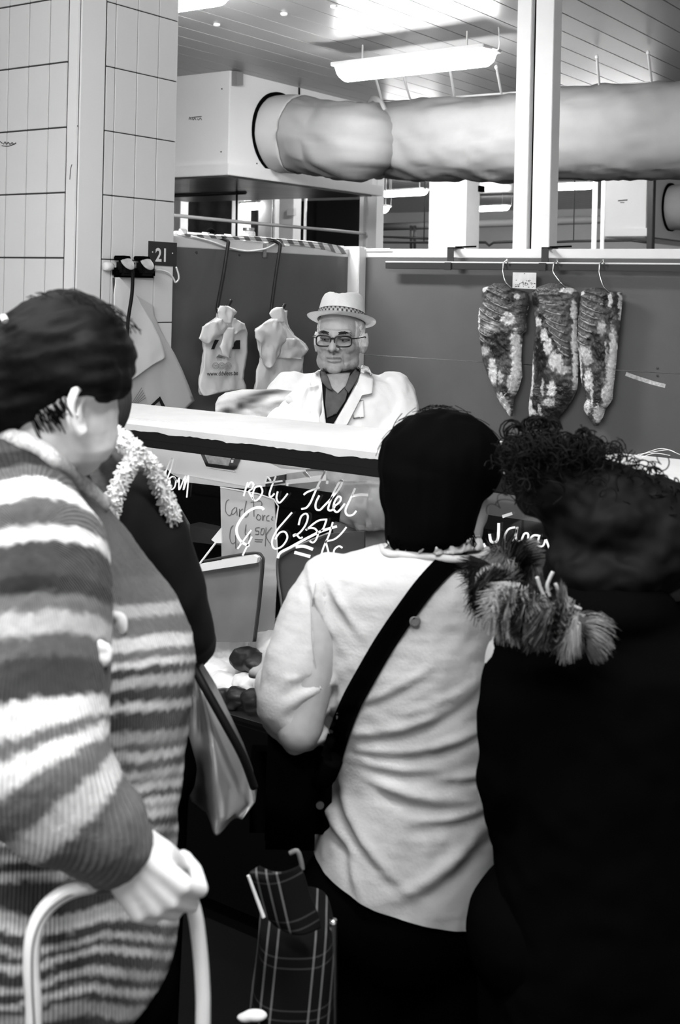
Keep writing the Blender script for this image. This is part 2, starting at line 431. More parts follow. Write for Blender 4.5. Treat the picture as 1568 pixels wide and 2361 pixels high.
# beams and pipes
def pipe_px(name, pts, fn, r, m, label, cat='pipe'):
    b = NB(); P = [fn(u, v) for u, v in pts]; tube(b, P, r, 10)
    if name == 'hall_pipe': q = P[0].lerp(P[1], .9); tube(b, [q-Z*r*.5, Vector((q.x, q.y, ZC))], .006, 8)
    return obj(name, b, m, smooth=True, label=label, cat=cat)
pipe_px('rail_pipe', [(400,496.5),(545,511),(700,525),(842,538.4)], plane(0, -6.05), .014, mat('dull_pipe', .35, .45, .5), 'grey pipe running along above the bag wall')
pipe_px('cooling_pipe', [(404,450),(480,447),(566,443)], plane(1, 8.0), .02, M_dark, 'dark insulated pipe under the cooler box')
pipe_px('hanger_rod', [(546,440),(545,560)], plane(1, 7.96), .010, M_dark, 'dark vertical rod crossing the long pipe')
pipe_px('hall_beam', [(868,524),(1568,500)], plane(1, 16.0), .06, mat('grey_beam', .22, .6, .3), 'grey round beam across the far hall', 'beam')
pipe_px('hall_pipe', [(868,545),(990,550)], plane(1, 11.9), .015, M_dark, 'dark thin pipe left of the broad white column')
pipe_px('hall_pipe', [(868,558.5),(990,559),(1075,558),(1120,559),(1128,566),(1138,559),(1190,557)], plane(1, 11.75), .015, M_dark, 'dark bent pipe passing behind the broad white column')
pipe_px('hall_pipe', [(1255,559),(1330,556),(1455,554),(1500,560)], plane(1, 12.4), .015, M_dark, 'dark thin pipe behind the white vertical pipes')
for u, lab in ((948, 'left of the pair of brackets'), (956, 'right of the pair of brackets')):
    pipe_px('beam_bracket', [(u,520),(u,573)], plane(1, 15.9), .022, M_dark, 'dark strut below the far beam, '+lab, 'bracket')
slab('dark_post', 1492, 1505, 412, 575, 9.5, .08, M_dark, 'dark slim post beside the far duct mouth', 'post', z0=0, z1=ZC)
slab('camera_box', 1091, 1108, 428, 442, 9.2, .1, M_black, 'small black box hanging beside the broad white column', 'camera')

# ---- strip lights
M_lampcase = mat('lamp_casing', .6, .5, .3)
def strip_light(p, q, drop, hgt, wid, power, label, name='strip_light'):
    """p,q ends (Vectors) along the fitting, bottom at their z"""
    p = Vector(p); q = Vector(q); c = (p+q)/2; ax = (q-p).normalized(); side = Z.cross(ax).normalized(); L = (q-p).length/2
    t = thing(name, label, 'lamp', (c.x, c.y, c.z), 'strip lights on the ceiling')
    b = NB(); fbox(b, c+Z*(hgt+.012), ax, side, Z, L+.012, wid*.55, .012, .004); obj('casing', b, M_lampcase, t)
    b = NB(); n = 12; rr = []
    for s, k in ((-L, .35), (-L+.02, .85), (-L+.04, 1), (L-.04, 1), (L-.02, .85), (L, .35)):
        ring = []
        for i in range(n+1):
            a = PI*i/n; ring.append(b.verts.new(c+ax*s+side*(math.cos(a)*wid/2*(.6+.4*k))+Z*(hgt-math.sin(a)*hgt*k)))
        rr.append(ring)
    for A, B in zip(rr, rr[1:]):
        for i in range(n): b.faces.new((A[i], A[i+1], B[i+1], B[i]))
        b.faces.new((A[n], A[0], B[0], B[n]))
    b.faces.new(rr[0]); b.faces.new(list(reversed(rr[-1])))
    obj('diffuser', b, mat('lit_diffuser_%g' % power, .9, .5, .2, emit=power), t, smooth=True)
    for s in (-L*.7, L*.7):
        b = NB(); tube(b, [c+ax*s+Z*(hgt+.02), c+ax*s+Z*(ZC-c.z)], .006, 8); obj('mount', b, M_lampcase, t)
    b = NB(); tube(b, catmull([c+ax*(L+.01)+Z*(hgt+.012), c+ax*(L+.05)+Z*(hgt+.0), c+ax*(L+.06)+Z*(hgt+.04), c+ax*(L+.05)+Z*(ZC-c.z)]), .004, 6); obj('lead', b, M_lampcase, t)
    return t
zl = 3.167
strip_light(PA(787, 190, 2, zl), PA(1131, 152, 2, zl), .1, .095, .2, LAMP_STALL, 'lit strip light hanging over the back of the stall before the duct')
a = PA(512, 11, 2, zl); strip_light((a.x-.95, a.y, zl), (a.x, a.y, zl), .1, .095, .2, LAMP_STALL*2.4, 'lit strip light beside the top of the tiled pillar')
for u0, u1, v0, v1, lab in ((884, 982, 455, 450, 'small lit strip light left of the broad white column'), (1078, 1172, 489, 485, 'lit strip light right of the broad white column'), (1262, 1366, 440, 436, 'lit strip light right of the tall upright'), (562, 599, 485, 483, 'lit strip light between two narrow columns'), (869, 892, 492, 491, 'far lit strip light beside the slotted upright')):
    zq = 2.75 if u1 < 900 and u1 != 982 else 3.12
    pa = PA(u0, v0, 2, zq); pb = PA(u1, v1, 2, zq); yy = (pa.y+pb.y)/2
    strip_light(PA(u0, v0, 1, yy), PA(u1, v1, 1, yy), .1, .08, .18, LAMP_HALL, lab)
# strip lights over the aisle, above the frame
for x, y, lab in ((-2.0, .9, 'strip light over the aisle before the counter, pillar end'), (-.1, .9, 'strip light over the aisle before the counter, open end'), (-2.2, -.6, 'strip light over the aisle behind the customers, pillar end'), (-.3, -.6, 'strip light over the aisle behind the customers, open end')):
    strip_light((x-.6, y, 3.25), (x+.6, y, 3.25), .1, .08, .18, LAMP_AISLE, lab)
# hall fittings out of view
for x, y, lab in ((-6.5, 10.0, 'strip light over the hall behind the cooler box'), (-4.5, 10.5, 'strip light over the hall behind the duct'), (-8.0, 13.5, 'strip light deep in the hall near the side wall')):
    strip_light((x-.6, y, 3.25), (x+.6, y, 3.25), .1, .08, .18, LAMP_HALL, lab)
# ceiling plugs
for u, v in ((500,55),(655,30),(770,13)):
    p = PA(u, v, 2, ZC); b = NB(); lathe(b, p-Z*.016, Z, [(.012, 0), (.02, .005), (.02, .016)], 14)
    obj('ceiling_plug', b, M_white, label='small white plug in the grey ceiling planks', cat='plug', group='ceiling plugs in a row')

# ---- cooler boxes
M_cool = mat('white_cooler_skin', .70, .3, .4, var=.03, scale=3)
XB, YB0, YB1 = -4.61*K, 5.42*K, 6.98*K
def cooler(name, XB, YB0, YB1, xl, z0, z1, label, duct_y, duct_z, rad):
    t = thing(name, label, 'cooler', ((XB+xl)/2, (YB0+YB1)/2, z0))
    b = NB(); box(b, xl, XB, YB0, YB1, z0+.07, z1, .004); obj('housing', b, M_cool, t)
    b = NB(); box(b, xl, XB+.03, YB0-.03, YB1+.12, z0, z0+.09, .004); obj('drip_flange', b, M_cool, t)
    b = NB(); box(b, xl+.02, XB-.01, YB0+.01, YB1, z0-.012, z0+.002); obj('steel_underside', b, mat('steel_tray', .22, .3, .5, metal=1, var=.5, scale=3), t)
    b = NB(); box(b, xl, XB+.004, YB0-.004, YB1, z1, z1+.012); obj('dark_seal', b, M_black, t)
    b = NB(); c = Vector((XB, duct_y, duct_z)); lathe(b, c, XA, [(rad+.004, 0), (rad+.014, .0), (rad+.014, .02), (rad+.004, .02)], 40); obj('collar_ring', b, M_black, t)
    return t
zB0 = PA(530, 404, 1, YB0).z; zB1 = PA(530, 162, 1, YB0).z
DZ = PA(600, 300, 0, XB).z; DY = PA(640, 300, 0, XB).y
cb = cooler('cooler_box', XB, YB0, YB1, -8.0, zB0, zB1, 'white cooler box hanging from the ceiling with the duct bent out of it', DY, DZ, .309)
b = NB(); fn = plane(1, YB0-.002)
stroke(b, [(436,276),(438,270),(441,277)], fn, 1.6, -YA); stroke(b, [(443,272),(446,277),(449,272),(452,277)], fn, 1.4, -YA); stroke(b, [(455,273),(458,277),(462,272),(465,277)], fn, 1.4, -YA); stroke(b, [(441,271),(465,268.5)], fn, 1.8, -YA); obj('maker_badge', b, M_dark, cb)
b = NB(); fn = plane(0, XB+.0); plate(b, [(534,165),(549,169),(549,198),(534,198)], fn, XA, .05); obj('corner_bracket', b, mat('bracket_grey', .2, .5, .4), cb)
for u, v in ((512,205),(510,350),(592,377)):
    ax_, val = (1, YB0) if u < 530 else (0, XB)
    b = NB(); lathe(b, PA(u, v, ax_, val), -YA if ax_ == 1 else XA, [(.006, 0), (.006, .004)], 8); obj('screw', b, M_rivet, cb)
for u, v in ((660,392),(688,390),(838,412)):
    b = NB(); p = PA(u, v, 0, XB); tube(b, catmull([p, p+XA*.03, p+XA*.035-Z*.02]), .008, 8); obj('clip', b, M_dark, cb)
b = NB(); tube(b, [PA(690, 202, 0, XB+.02), PA(690, 228, 0, XB+.02)], .007, 8); obj('hanger_pin', b, M_black, cb)
c2x = PA(1490, 480, 1, 12.5).x; z2 = PA(1490, 545, 1, 12.5).z
d2y = PA(1545, 478, 0, c2x).y
cb2 = cooler('cooler_box', c2x, 12.5, 15.2, PA(1395, 480, 1, 12.5).x, z2, 3.3, 'far white cooler box beside a dark slim post', d2y, PA(1545, 478, 0, c2x).z, .262)
b = NB(); fn = plane(1, 12.498); stroke(b, [(1425,463),(1447,461)], fn, 3, -YA); stroke(b, [(1430,467),(1440,467)], fn, 2, -YA); obj('maker_badge', b, M_dark, cb2)

# ---- textile ducts
M_duct = mat('grey_duct_fabric', .30, .75, .2, var=.08, scale=5)
M_ductpale = mat('pale_duct_cuff', .5, .6, .25, var=.05, scale=5)
def duct_mesh(path, rad, n=56, wr=1.0, r0=None):
    b = NB(); P = path; ringsv = []; a0 = None; acc = 0
    for i, p in enumerate(P):
        t = (P[min(i+1, len(P)-1)]-P[max(i-1, 0)]).normalized()
        a = t.cross(Z).normalized(); bb = a.cross(t).normalized()
        if i: acc += (p-P[i-1]).length
        ring = []
        for k in range(n):
            th = 2*PI*k/n; q = a*math.cos(th)+bb*math.sin(th)
            rr = rad(i/(len(P)-1)) if callable(rad) else rad
            w1 = noise.noise(Vector((acc*2.2, math.cos(th)*1.6, math.sin(th)*1.6)))*.020 + noise.noise(Vector((acc*9+th*2.0, th*1.2, 3)))*.014 + noise.noise(Vector((acc*5, th*6, 9)))*.009
            w1 += .010*abs(noise.noise(Vector((acc*4+th*3.2, th*1.5-acc*2, 17))))*2-.006
            sag = 1.0+.05*max(0, -math.sin(th))
            ring.append(b.verts.new(p+q*(rr*sag+w1*wr)))
        ringsv.append(ring)
    for A, B in zip(ringsv, ringsv[1:]):
        for k in range(n): b.faces.new((A[k], A[(k+1) % n], B[(k+1) % n], B[k]))
    b.faces.new(list(reversed(ringsv[0]))); b.faces.new(ringsv[-1])
    return b
YD = 6.25*K
c1 = Vector((XB, DY, DZ))
pj = lambda u, v: PA(u, v, 1, YD)
path_pts = [c1, c1+Vector((.15, .0, -.005)), c1+Vector((.38, .04, -.04)), (c1+Vector((.69, .10, -.095))), pj(868, 318), pj(960, 322), pj(1100, 318), pj(1300, 308), pj(1568, 297), pj(1800, 285)]
dp = catmull(path_pts, 16)
duct = thing('fabric_duct', 'long grey fabric air duct bending out of the white cooler box', 'duct', (dp[60].x, dp[60].y, dp[60].z-.3))
cut1 = 20; cut2 = 16*4
obj('cuff', duct_mesh(dp[:cut1], .300, wr=.4), M_ductpale, duct, smooth=True)
obj('elbow', duct_mesh(dp[cut1-1:cut2+1], lambda t: .297-.012*math.sin(t*PI), wr=1.3), M_duct, duct, smooth=True)
obj('straight_run', duct_mesh(dp[cut2:], lambda t: .297+.03*t, wr=1.2), M_duct, duct, smooth=True)
b = NB(); t = (dp[cut2+1]-dp[cut2-1]).normalized(); lathe(b, dp[cut2], t, [(.292, -.02), (.328, -.014), (.330, .014), (.297, .02)], 48); obj('seam_band', b, M_ductpale, duct, smooth=True)
# hangers and runner
M_strap = mat('white_strap', .75, .6, .2)
for (u0, v0, u1, v1) in ((862,165,882,236),(926,160,946,230),(1036,150,1048,224),(1144,152,1156,216),(1376,128,1382,198),(1494,118,1502,188)):
    top = PA(u0, v0, 2, ZC-.012); low = PA(u1, v1, 1, YD-.06)
    b = NB(); tube(b, [top, low], .009, 8); ball(b, top-Z*.01, .014, seg=8); obj('strap', b, M_strap, duct)
b = NB(); tube(b, [PA(880, 236, 1, YD), PA(1180, 214, 1, YD), PA(1500, 190, 1, YD)], .008, 8); obj('runner', b, M_strap, duct)
c2 = Vector((c2x, d2y, PA(1545, 478, 0, c2x).z))
d2 = thing('fabric_duct', 'far grey fabric duct leaving the cooler box beside the dark slim post', 'duct', c2-Z*.26)
pp = catmull([c2, c2+XA*.15, c2+Vector((.5, .1, -.05)), c2+Vector((1.2, .1, -.08)), c2+Vector((2.6, .1, -.05))], 10)
obj('cuff', duct_mesh(pp[:12], .25, 32, .4), M_ductpale, d2, smooth=True); obj('straight_run', duct_mesh(pp[11:], .25, 32), M_duct, d2, smooth=True)
# ================================================================== ON THE STALL WALLS
# meat rail on two brackets
YR = YW-.07
za = 1.925
rail = thing('meat_rail', 'dark flat meat rail hung on the back wall by two brackets', 'rail', (PA(1230, 610, 1, YR).x, YR, za-.02))
xl = PA(890, 606, 1, YR).x
zr0 = PA(1230, 608, 1, YR).z; 
b = NB(); box(b, xl, 1.2, YR-.006, YR+.006, zr0-.034, zr0, .002); obj('bar', b, M_dark, rail)
b = NB(); box(b, xl, 1.2, YR-.008, YR+.012, zr0, zr0+.008, .002); obj('bright_top_edge', b, mat('bright_edge', .75, .35, .5), rail)
for u in (1035, 1253):
    x = PA(u, 600, 1, YR).x; t = obj('bracket', box(NB(), x-.02, x+.02, YR-.014, YR-.006, zr0-.038, zr0+.004, .001), M_dark, rail)
    b = NB(); box(b, x-.018, x+.02, YR+.012, YR+.018, zr0-.03, 2.024); box(b, x-.018, x+.02, YR+.012, YW+.06, 2.020, 2.026); obj('bracket_arm', b, M_dark, t)
    b = NB(); tube(b, [(x+.01, YR+.05, 2.027), (x+.10, YR+.12, 2.034)], .005, 6); obj('bracket_tail', b, M_black, t)
# price card on the wall
fn = plane(1, YR-.012)
card = obj('hanging_card', plate(NB(), [(1183,628),(1237,629),(1236,667),(1182,664)], fn, -YA, .002), mat('pale_card', .62, .6, .2, var=.12, scale=30), label='small pale card hanging under the meat rail', cat='card')
b = NB(); fn2 = plane(1, YR-.0145)
random.seed(3)
for i in range(34):
    u = 1186+random.random()*46; v = 646+random.random()*17; stroke(b, [(u, v), (u+1+random.random()*2.5, v+random.random()*1.5-.7)], fn2, 1.1+random.random(), -YA, .0003)
for pts in ([(1203,652),(1207,651),(1206,658)], [(1210,652),(1214,652),(1210,657),(1215,658)], [(1222,653),(1226,652),(1226,657)]): stroke(b, pts, fn2, 1.3, -YA, .0003)
stroke(b, [(1208,631),(1211,631)], fn2, 2, -YA, .0003)
obj('faint_print', b, mat('card_ink', .12, .8, .1), card, kind='stuff')

# three slabs of pork
ZS = 518/1568.0
def z8(x, y): return 1050+x*ZS, 570+y*ZS
SL = [
 dict(rows=[(250,275,330),(262,262,372),(285,200,412),(320,190,520),(400,195,520),(430,172,512),(500,165,500),(585,168,498),(605,172,474),(700,185,466),(800,200,463),(900,235,470),(1000,280,440),(1060,310,412),(1120,345,406),(1178,390,402)],
      ribs=[((290,262),(400,312)),((255,300),(405,365)),((235,340),(410,430)),((215,390),(390,475)),((195,430),(360,520)),((180,475),(335,545)),((175,520),(300,580)),((172,565),(270,620)),((178,615),(240,660))],
      dark=[(420,340,22,60,1),(365,500,60,18,1),(340,680,70,90,1.0),(300,590,18,14,1),(240,630,20,14,1),(330,560,16,12,1),(205,670,18,12,.9),(490,400,24,110,.55),(375,1010,30,45,.8),(400,880,22,60,.55)],
      fat=[(222,292,35,18,1),(460,345,18,22,.8),(400,500,45,40,.9),(285,560,60,30,.4),(230,720,40,30,.6),(290,880,32,80,1),(290,800,25,22,1),(350,900,18,40,.7),(445,780,26,190,1),(440,640,26,50,1),(420,950,24,70,.9),(345,1080,45,60,1),(385,1130,15,60,.9),(185,500,9,90,.9)], flip=1),
 dict(rows=[(250,665,735),(270,600,770),(290,560,835),(320,538,868),(400,545,876),(480,560,856),(560,568,850),(680,552,860),(800,546,862),(960,536,858),(1000,530,850),(1060,522,820),(1120,516,782),(1180,518,730),(1235,650,692)],
      ribs=[((610,330),(760,330)),((620,380),(780,400)),((640,425),(790,470)),((655,480),(800,545)),((670,520),(805,600)),((690,575),(810,660)),((715,630),(815,710)),((745,690),(818,760))],
      dark=[(575,370,32,50,1),(630,490,26,26,1),(675,570,16,16,1),(690,620,18,18,1),(715,660,14,14,1),(735,695,14,14,1),(755,735,16,16,1),(780,770,16,12,1),(625,740,48,160,1),(560,700,14,120,.6),(830,390,30,60,.7),(640,930,60,60,.8),(590,1080,40,60,.8),(770,1000,50,110,.8),(700,1150,50,60,.8),(820,800,16,120,.5)],
      fat=[(810,300,45,20,1),(845,450,16,70,1),(845,640,14,160,1),(848,850,12,130,1),(600,520,26,30,.9),(650,610,26,40,.9),(680,690,30,50,.9),(730,790,45,60,.9),(780,850,40,30,.8),(705,985,30,50,1),(550,900,18,120,.9),(545,760,10,60,.8),(560,1150,40,20,1),(540,1120,24,60,1),(640,980,10,60,.7),(690,1080,40,30,.6),(620,1140,12,40,.8)], flip=1),
 dict(rows=[(283,940,1020),(300,905,1075),(315,882,1166),(380,878,1168),(450,870,1160),(550,858,1153),(680,862,1136),(800,875,1126),(900,880,1116),(980,895,1106),(1060,925,1098),(1090,905,1080),(1130,902,1052),(1190,935,1030),(1245,975,1000)],
      ribs=[((925,300),(1060,345)),((905,340),(1065,400)),((890,385),(1060,455)),((878,430),(1040,500)),((868,480),(1015,545)),((862,530),(990,590)),((860,580),(965,635)),((862,630),(940,680))],
      dark=[(1080,370,16,55,1),(1090,500,22,40,.9),(990,600,18,14,1),(960,640,16,12,1),(930,670,16,12,1),(890,690,16,10,1),(1040,700,42,130,1),(1140,400,18,70,.7),(975,790,30,40,.8),(1020,980,30,110,.75),(920,960,16,80,.4),(985,700,12,20,.8)],
      fat=[(900,322,24,12,1),(1105,370,12,50,1),(1160,420,8,150,.9),(1050,560,26,50,.6),(1118,720,18,160,1),(1098,900,20,140,1),(1075,1040,24,100,1),(1020,1160,32,60,1),(920,720,50,40,.8),(950,780,40,40,.6),(955,920,30,70,1),(890,850,14,120,.9),(940,1110,34,50,1),(985,1040,10,90,.8),(1080,780,8,120,.6)], flip=1)]
M_meat = mat('raw_pork', .1, .42, .4, attr='Col', var=.3, scale=70, bump=.25, bscale=90)
M_rib = mat('rib_membrane', .30, .4, .4, var=.35, scale=60)
M_hook = mat('steel_hook', .45, .3, .5, metal=1)
labels = ['leftward pork side with a bare patch of pale fat low down, hung under the card', 'long pork side hanging in the middle of the three', 'slim pork side hung farthest from the card']
labels = ['pork side with narrow pointed foot hanging beside the corner side of the card', 'longest and broadest pork side hanging between the other two', 'slim pork side with a straight pale fat edge, beside the scuffed wall patch']
hooks = [((1168,606),(1166,650)), ((1284,604),(1292,650)), ((1390,606),(1392,660))]
fnW = plane(1, YW-.045)
def mk_pork(i, sl):
    lay = None
    rows = [(z8(0, y)[1], z8(a, 0)[0], z8(c, 0)[0]) for y, a, c in sl['rows']]
    dark = sl['dark']; fat = sl['fat']
    def inv(u, v): return (u-1050)/ZS, (v-570)/ZS
    def n2(x, y, s, k=0): return noise.noise(Vector((x*s, y*s, i*7.3+k)))
    def sm(t): t = max(0, min(1, t*1.8)); return t*t*(3-2*t)
    def colf(s, t, u, v):
        x, y = inv(u, v); x += 9*n2(x, y, .05)+5*n2(x, y, .15); y += 9*n2(x, y, .05, 3)
        c = .065+.035*n2(x, y, .04, 5)
        D = 0; Ft = 0
        for (a, b_, ra, rb, k) in dark:
            q = ((x-a)/ra)**2+((y-b_)/rb)**2
            if q < 5: D = max(D, k*sm(1.35-math.sqrt(q)*1.0+.35*n2(x, y, .09, 6)))
        for (a, b_, ra, rb, k) in fat:
            q = ((x-a)/ra)**2+((y-b_)/rb)**2
            if q < 5: Ft = max(Ft, k*sm(1.30-math.sqrt(q)*1.0+.40*n2(x, y, .08, 7)))
        str_ = max(0, n2(x, y*.35, .10, 9))*.25
        c = c*(1-D)+.008*D; c += str_*.3*(1-D)
        c = c*(1-Ft)+.62*Ft
        return max(.004, c*(1+.28*n2(x, y, .3, 2)+.3*n2(x, y, .12, 12)))
    def disp(s, t, u, v):
        x, y = inv(u, v); e = max(0, 1-(2*s-1)**2)**.5; e2 = min(1, 8*t, 6*(1-t))
        rb = 0
        for (p, q) in sl['ribs']:
            px, py = p; qx, qy = q; dx, dy = qx-px, qy-py; L2 = dx*dx+dy*dy
            tt = ((x-px)*dx+(y-py)*dy)/L2
            if -.05 < tt < 1.05:
                dd = abs((x-px)*dy-(y-py)*dx)/math.sqrt(L2); rb = max(rb, math.exp(-(dd/9)**2))
        return .055*e*(.4+.6*e2)+.007*rb+.006*n2(x, y, .03, 4)+.003*n2(x, y, .12, 8)
    b = NB(); cl = b.verts.layers.float_color.new('Col')
    sheet(b, rows, fnW, -YA, 80, 14, disp, .004, back=.004, colf=colf, cl=cl)
    base = PA(rows[-1][1], rows[-1][0], 1, YW-.03)
    t = thing('pork_side', labels[i], 'meat', base, 'pork sides hanging from the rail')
    body = obj('flesh', b, M_meat, t, smooth=True)
    for (p, q) in sl['ribs']:
        pts = []
        for k in range(7):
            f_ = k/6; x = p[0]+(q[0]-p[0])*f_; y = p[1]+(q[1]-p[1])*f_+10*math.sin(f_*PI)
            u, v = z8(x, y)
            ta = None
            for r0, r1 in zip(rows, rows[1:]):
                if r0[0] <= v <= r1[0]:
                    g = (v-r0[0])/(r1[0]-r0[0]); ta = (r0[1]*(1-g)+r1[1]*g, r0[2]*(1-g)+r1[2]*g)
            if ta is None: continue
            s = (u-ta[0])/(ta[1]-ta[0])
            if not 0.03 < s < .97: continue
            pts.append(fnW(u, v)-YA*(disp(s, (v-rows[0][0])/(rows[-1][0]-rows[0][0]), u, v)-.001))
        if len(pts) > 2:
            b = NB(); n_ = len(pts); tube(b, pts, [.004+.0035*math.sin(PI*(k+.5)/n_) for k in range(n_)], 8); obj('rib', b, M_rib, t, smooth=True)
    (hu, hv), (lu, lv) = hooks[i]
    top = Vector((PA(hu, hv, 1, YR).x, YR, zr0+.008))
    e = PA(lu+12, lv+14, 1, YW-.11)
    pts = catmull([top+Vector((.014, -.012, -.012)), top+Vector((.012, -.016, .004)), top+Vector((.004, -.004, .012)), top+Vector((-.006, .012, .008)), top+Vector((-.008, -.016, -.01)), top+Vector((-.006, -.025, -.05)), PA(lu, lv, 1, YW-.125), e], 6)
    b = NB(); tube(b, pts, .0042, 8); obj('meat_hook', b, M_hook, smooth=True, label=['steel hook holding the pork side beside the pale card', 'steel hook holding the broad middle pork side', 'steel hook holding the slim pork side'][i], cat='hook', group='meat hooks on the rail')
for i, sl in enumerate(SL): mk_pork(i, sl)

# ---- sockets, number plate and papers on the pillar
fnS = plane(0, XP)
pl21 = thing('number_plate', 'dark number plate 21 on the tiled pillar', 'sign', PA(374, 612, 0, XP))
obj('plate', plate(NB(), [(342,555.5),(406,560),(405,614.5),(341,610.5)], fnS, XA, .006), mat('dark_plate', .022, .4, .4), pl21)
p0 = PA(358, 602, 0, XP+.0075); p1 = PA(388, 603, 0, XP+.0075)
me, wd = text_mesh('21', p0, p1-p0, Z, .059, 1.0, .025)
link_mesh('numerals', me, mat('white_numerals', .8, .5, .2), pl21)
for u, v in ((351.5,581),(397.5,584)):
    b = NB(); lathe(b, PA(u, v, 0, XP+.006), XA, [(.003, 0), (.003, .002)], 10); obj('rivet', b, M_white, pl21)
sock = thing('wall_sockets', 'pair of black weatherproof sockets with grey lids on the pillar', 'socket', PA(305, 640, 0, XP))
for k, (u, v) in enumerate(((280, 617), (325, 618))):
    c = PA(u, v, 0, XP); b = NB(); box(b, XP, XP+.055, c.y-.042, c.y+.042, c.z-.035, c.z+.035, .012); bd = obj('socket_body', b, M_blackgloss, sock)
    b = NB(); c2_ = PA(u+14, v-12, 0, XP+.068); nn = Vector((.75, -.1, .66)).normalized(); a_, bb_ = frame_of(nn)
    ball(b, c2_, (.032, .042, .010), (YA.cross(nn).cross(nn).normalized()*-1, nn.cross(YA.cross(nn).cross(nn)).normalized(), nn), 20); obj('lid', b, mat('grey_lid', .42, .5, .3, var=.2, scale=40), bd, smooth=True)
    b = NB(); fbox(b, PA(u+2, v-22, 0, XP+.04), YA, XA, Z, .03, .025, .010, .004); obj('hinge', b, M_black, bd)
b = NB(); c = PA(249, 614, 0, XP+.025); lathe(b, c-YA*.02, YA, [(.016, 0), (.02, .01), (.02, .03), (.014, .045)], 14); obj('cable_gland', b, M_whitematt, sock, smooth=True)
b = NB(); box(b, XP, XP+.03, PA(255, 640, 0, XP).y, PA(350, 640, 0, XP).y, PA(300, 640, 0, XP).z, PA(300, 618, 0, XP).z, .01); obj('back_box', b, M_black, sock)
fc = plane(0, XP+.075)
b = NB(); tube(b, catmull([fc(303,618), fc(306,640), fc(304,680), fc(298,720), fc(294,760), fc(290,900)], 6), .008, 10); obj('power_cable', b, M_blackgloss, smooth=True, label='black cable hanging down from the sockets on the pillar', cat='cable')
b = NB(); tube(b, catmull([fnS(258,640)+XA*.01, fnS(259,690)+XA*.01, fnS(257,760)+XA*.01], 4), .004, 8); obj('thin_cable', b, M_dark, smooth=True, label='thin dark wire running down the tiles under the sockets', cat='cable')
fc = plane(0, XP+.02)
b = NB(); tube(b, catmull([fc(358,622), fc(375,624), fc(390,630), fc(400,642), fc(405,651), fc(412,643), fc(411,630), fc(406,616)], 6), .004, 8); obj('white_wire', b, M_white, smooth=True, label='white wire looping below the number plate', cat='cable')
# big paper bags hung under the sockets
Z6 = 490/1568.0
def z6(x, y): return 230+x*Z6, 530+y*Z6
def r6(rows): return [(z6(0, y)[1], z6(a, 0)[0], z6(c, 0)[0]) for y, a, c in rows]
M_paper = mat('white_bag_paper', .78, .6, .25, var=.03, scale=8)
M_paper2 = mat('pale_grey_bag', .55, .6, .25, var=.04, scale=8)
M_ink = mat('black_print', .012, .6, .2)
M_ink2 = mat('grey_print', .22, .6, .2)
pb = thing('paper_bag', 'large printed paper bag hanging on the pillar under the sockets, rearmost of two', 'bag', PA(380, 950, 0, XP+.02), 'large paper bags on the pillar')
fq = plane(0, XP+.012)
wr = lambda k: (lambda s, t, u, v: .006*noise.noise(Vector((u*.02, v*.012, k)))+.003*noise.noise(Vector((u*.06, v*.03, k+5))))
b = NB(); sheet(b, r6([(470,190,250),(520,170,330),(560,150,390),(640,120,402),(800,110,478),(910,110,545),(1040,110,610),(1260,110,695),(1320,110,630),(1480,110,560)]), fq, XA, 20, 5, wr(2), .004); obj('bag_sheet', b, M_paper2, pb, smooth=True)
fi = plane(0, XP+.026)
b = NB()
for k in range(5):
    stroke(b, [z6(235+k*12, 1285-k*2), z6(310+k*8, 1165+k*18)], fi, 1.4, XA, .0003, 2)
    for q in range(5): pass
obj('small_print', b, M_ink2, pb)
b = NB(); plate(b, [z6(368,1300), z6(445,1228), z6(485,1306), z6(455,1306), z6(440,1262), z6(395,1302)], fi, XA, .0004); obj('printed_mark', b, M_ink, pb)
b = NB(); sheet(b, r6([(350,115,140),(400,110,190),(480,100,262),(560,100,310),(650,100,365),(800,100,440),(900,100,478),(945,100,482),(1000,100,385),(1060,100,300),(1125,100,200)]), plane(0, XP+.034), XA, 20, 5, wr(4), .004); obj('paper_bag', b, M_paper, smooth=True, label='plain white paper bag hanging on the pillar in front of the printed one', cat='bag', group='large paper bags on the pillar')

# ---- hook rods over the left wall
def rod(pts, tip, label):
    P = []
    for (u, v, off) in pts: P.append(PA(u, v, 0, XW+off))
    b = NB(); q = catmull(P, 6); tube(b, q, .0095, 10)
    t = thing('hook_rod', label, 'hook', P[-1], 'dark hook rods over the bag wall')
    obj('rod', b, mat('dark_rod', .012, .4, .4), t, smooth=True)
    return t
rod([(462,556,-.06),(462,549,-.06),(468,542,-.05),(482,541,-.03),(505,547,.0),(519,552,.02),(526,557,.035),(525,570,.04),(516,630,.05),(503,700,.07),(502,715,.08),(508,722,.11),(520,714,.15),(533,692,.16)], None, 'dark bent rod carrying the printed carrier bags')
rod([(586,556,-.06),(588,549,-.06),(598,549,-.04),(620,553,.0),(636,557,.02),(645,563,.035),(645,576,.04),(637,630,.05),(627,703,.07),(626,720,.08),(632,729,.11),(644,722,.15),(657,701,.16)], None, 'dark bent rod carrying the plain white carrier bags')
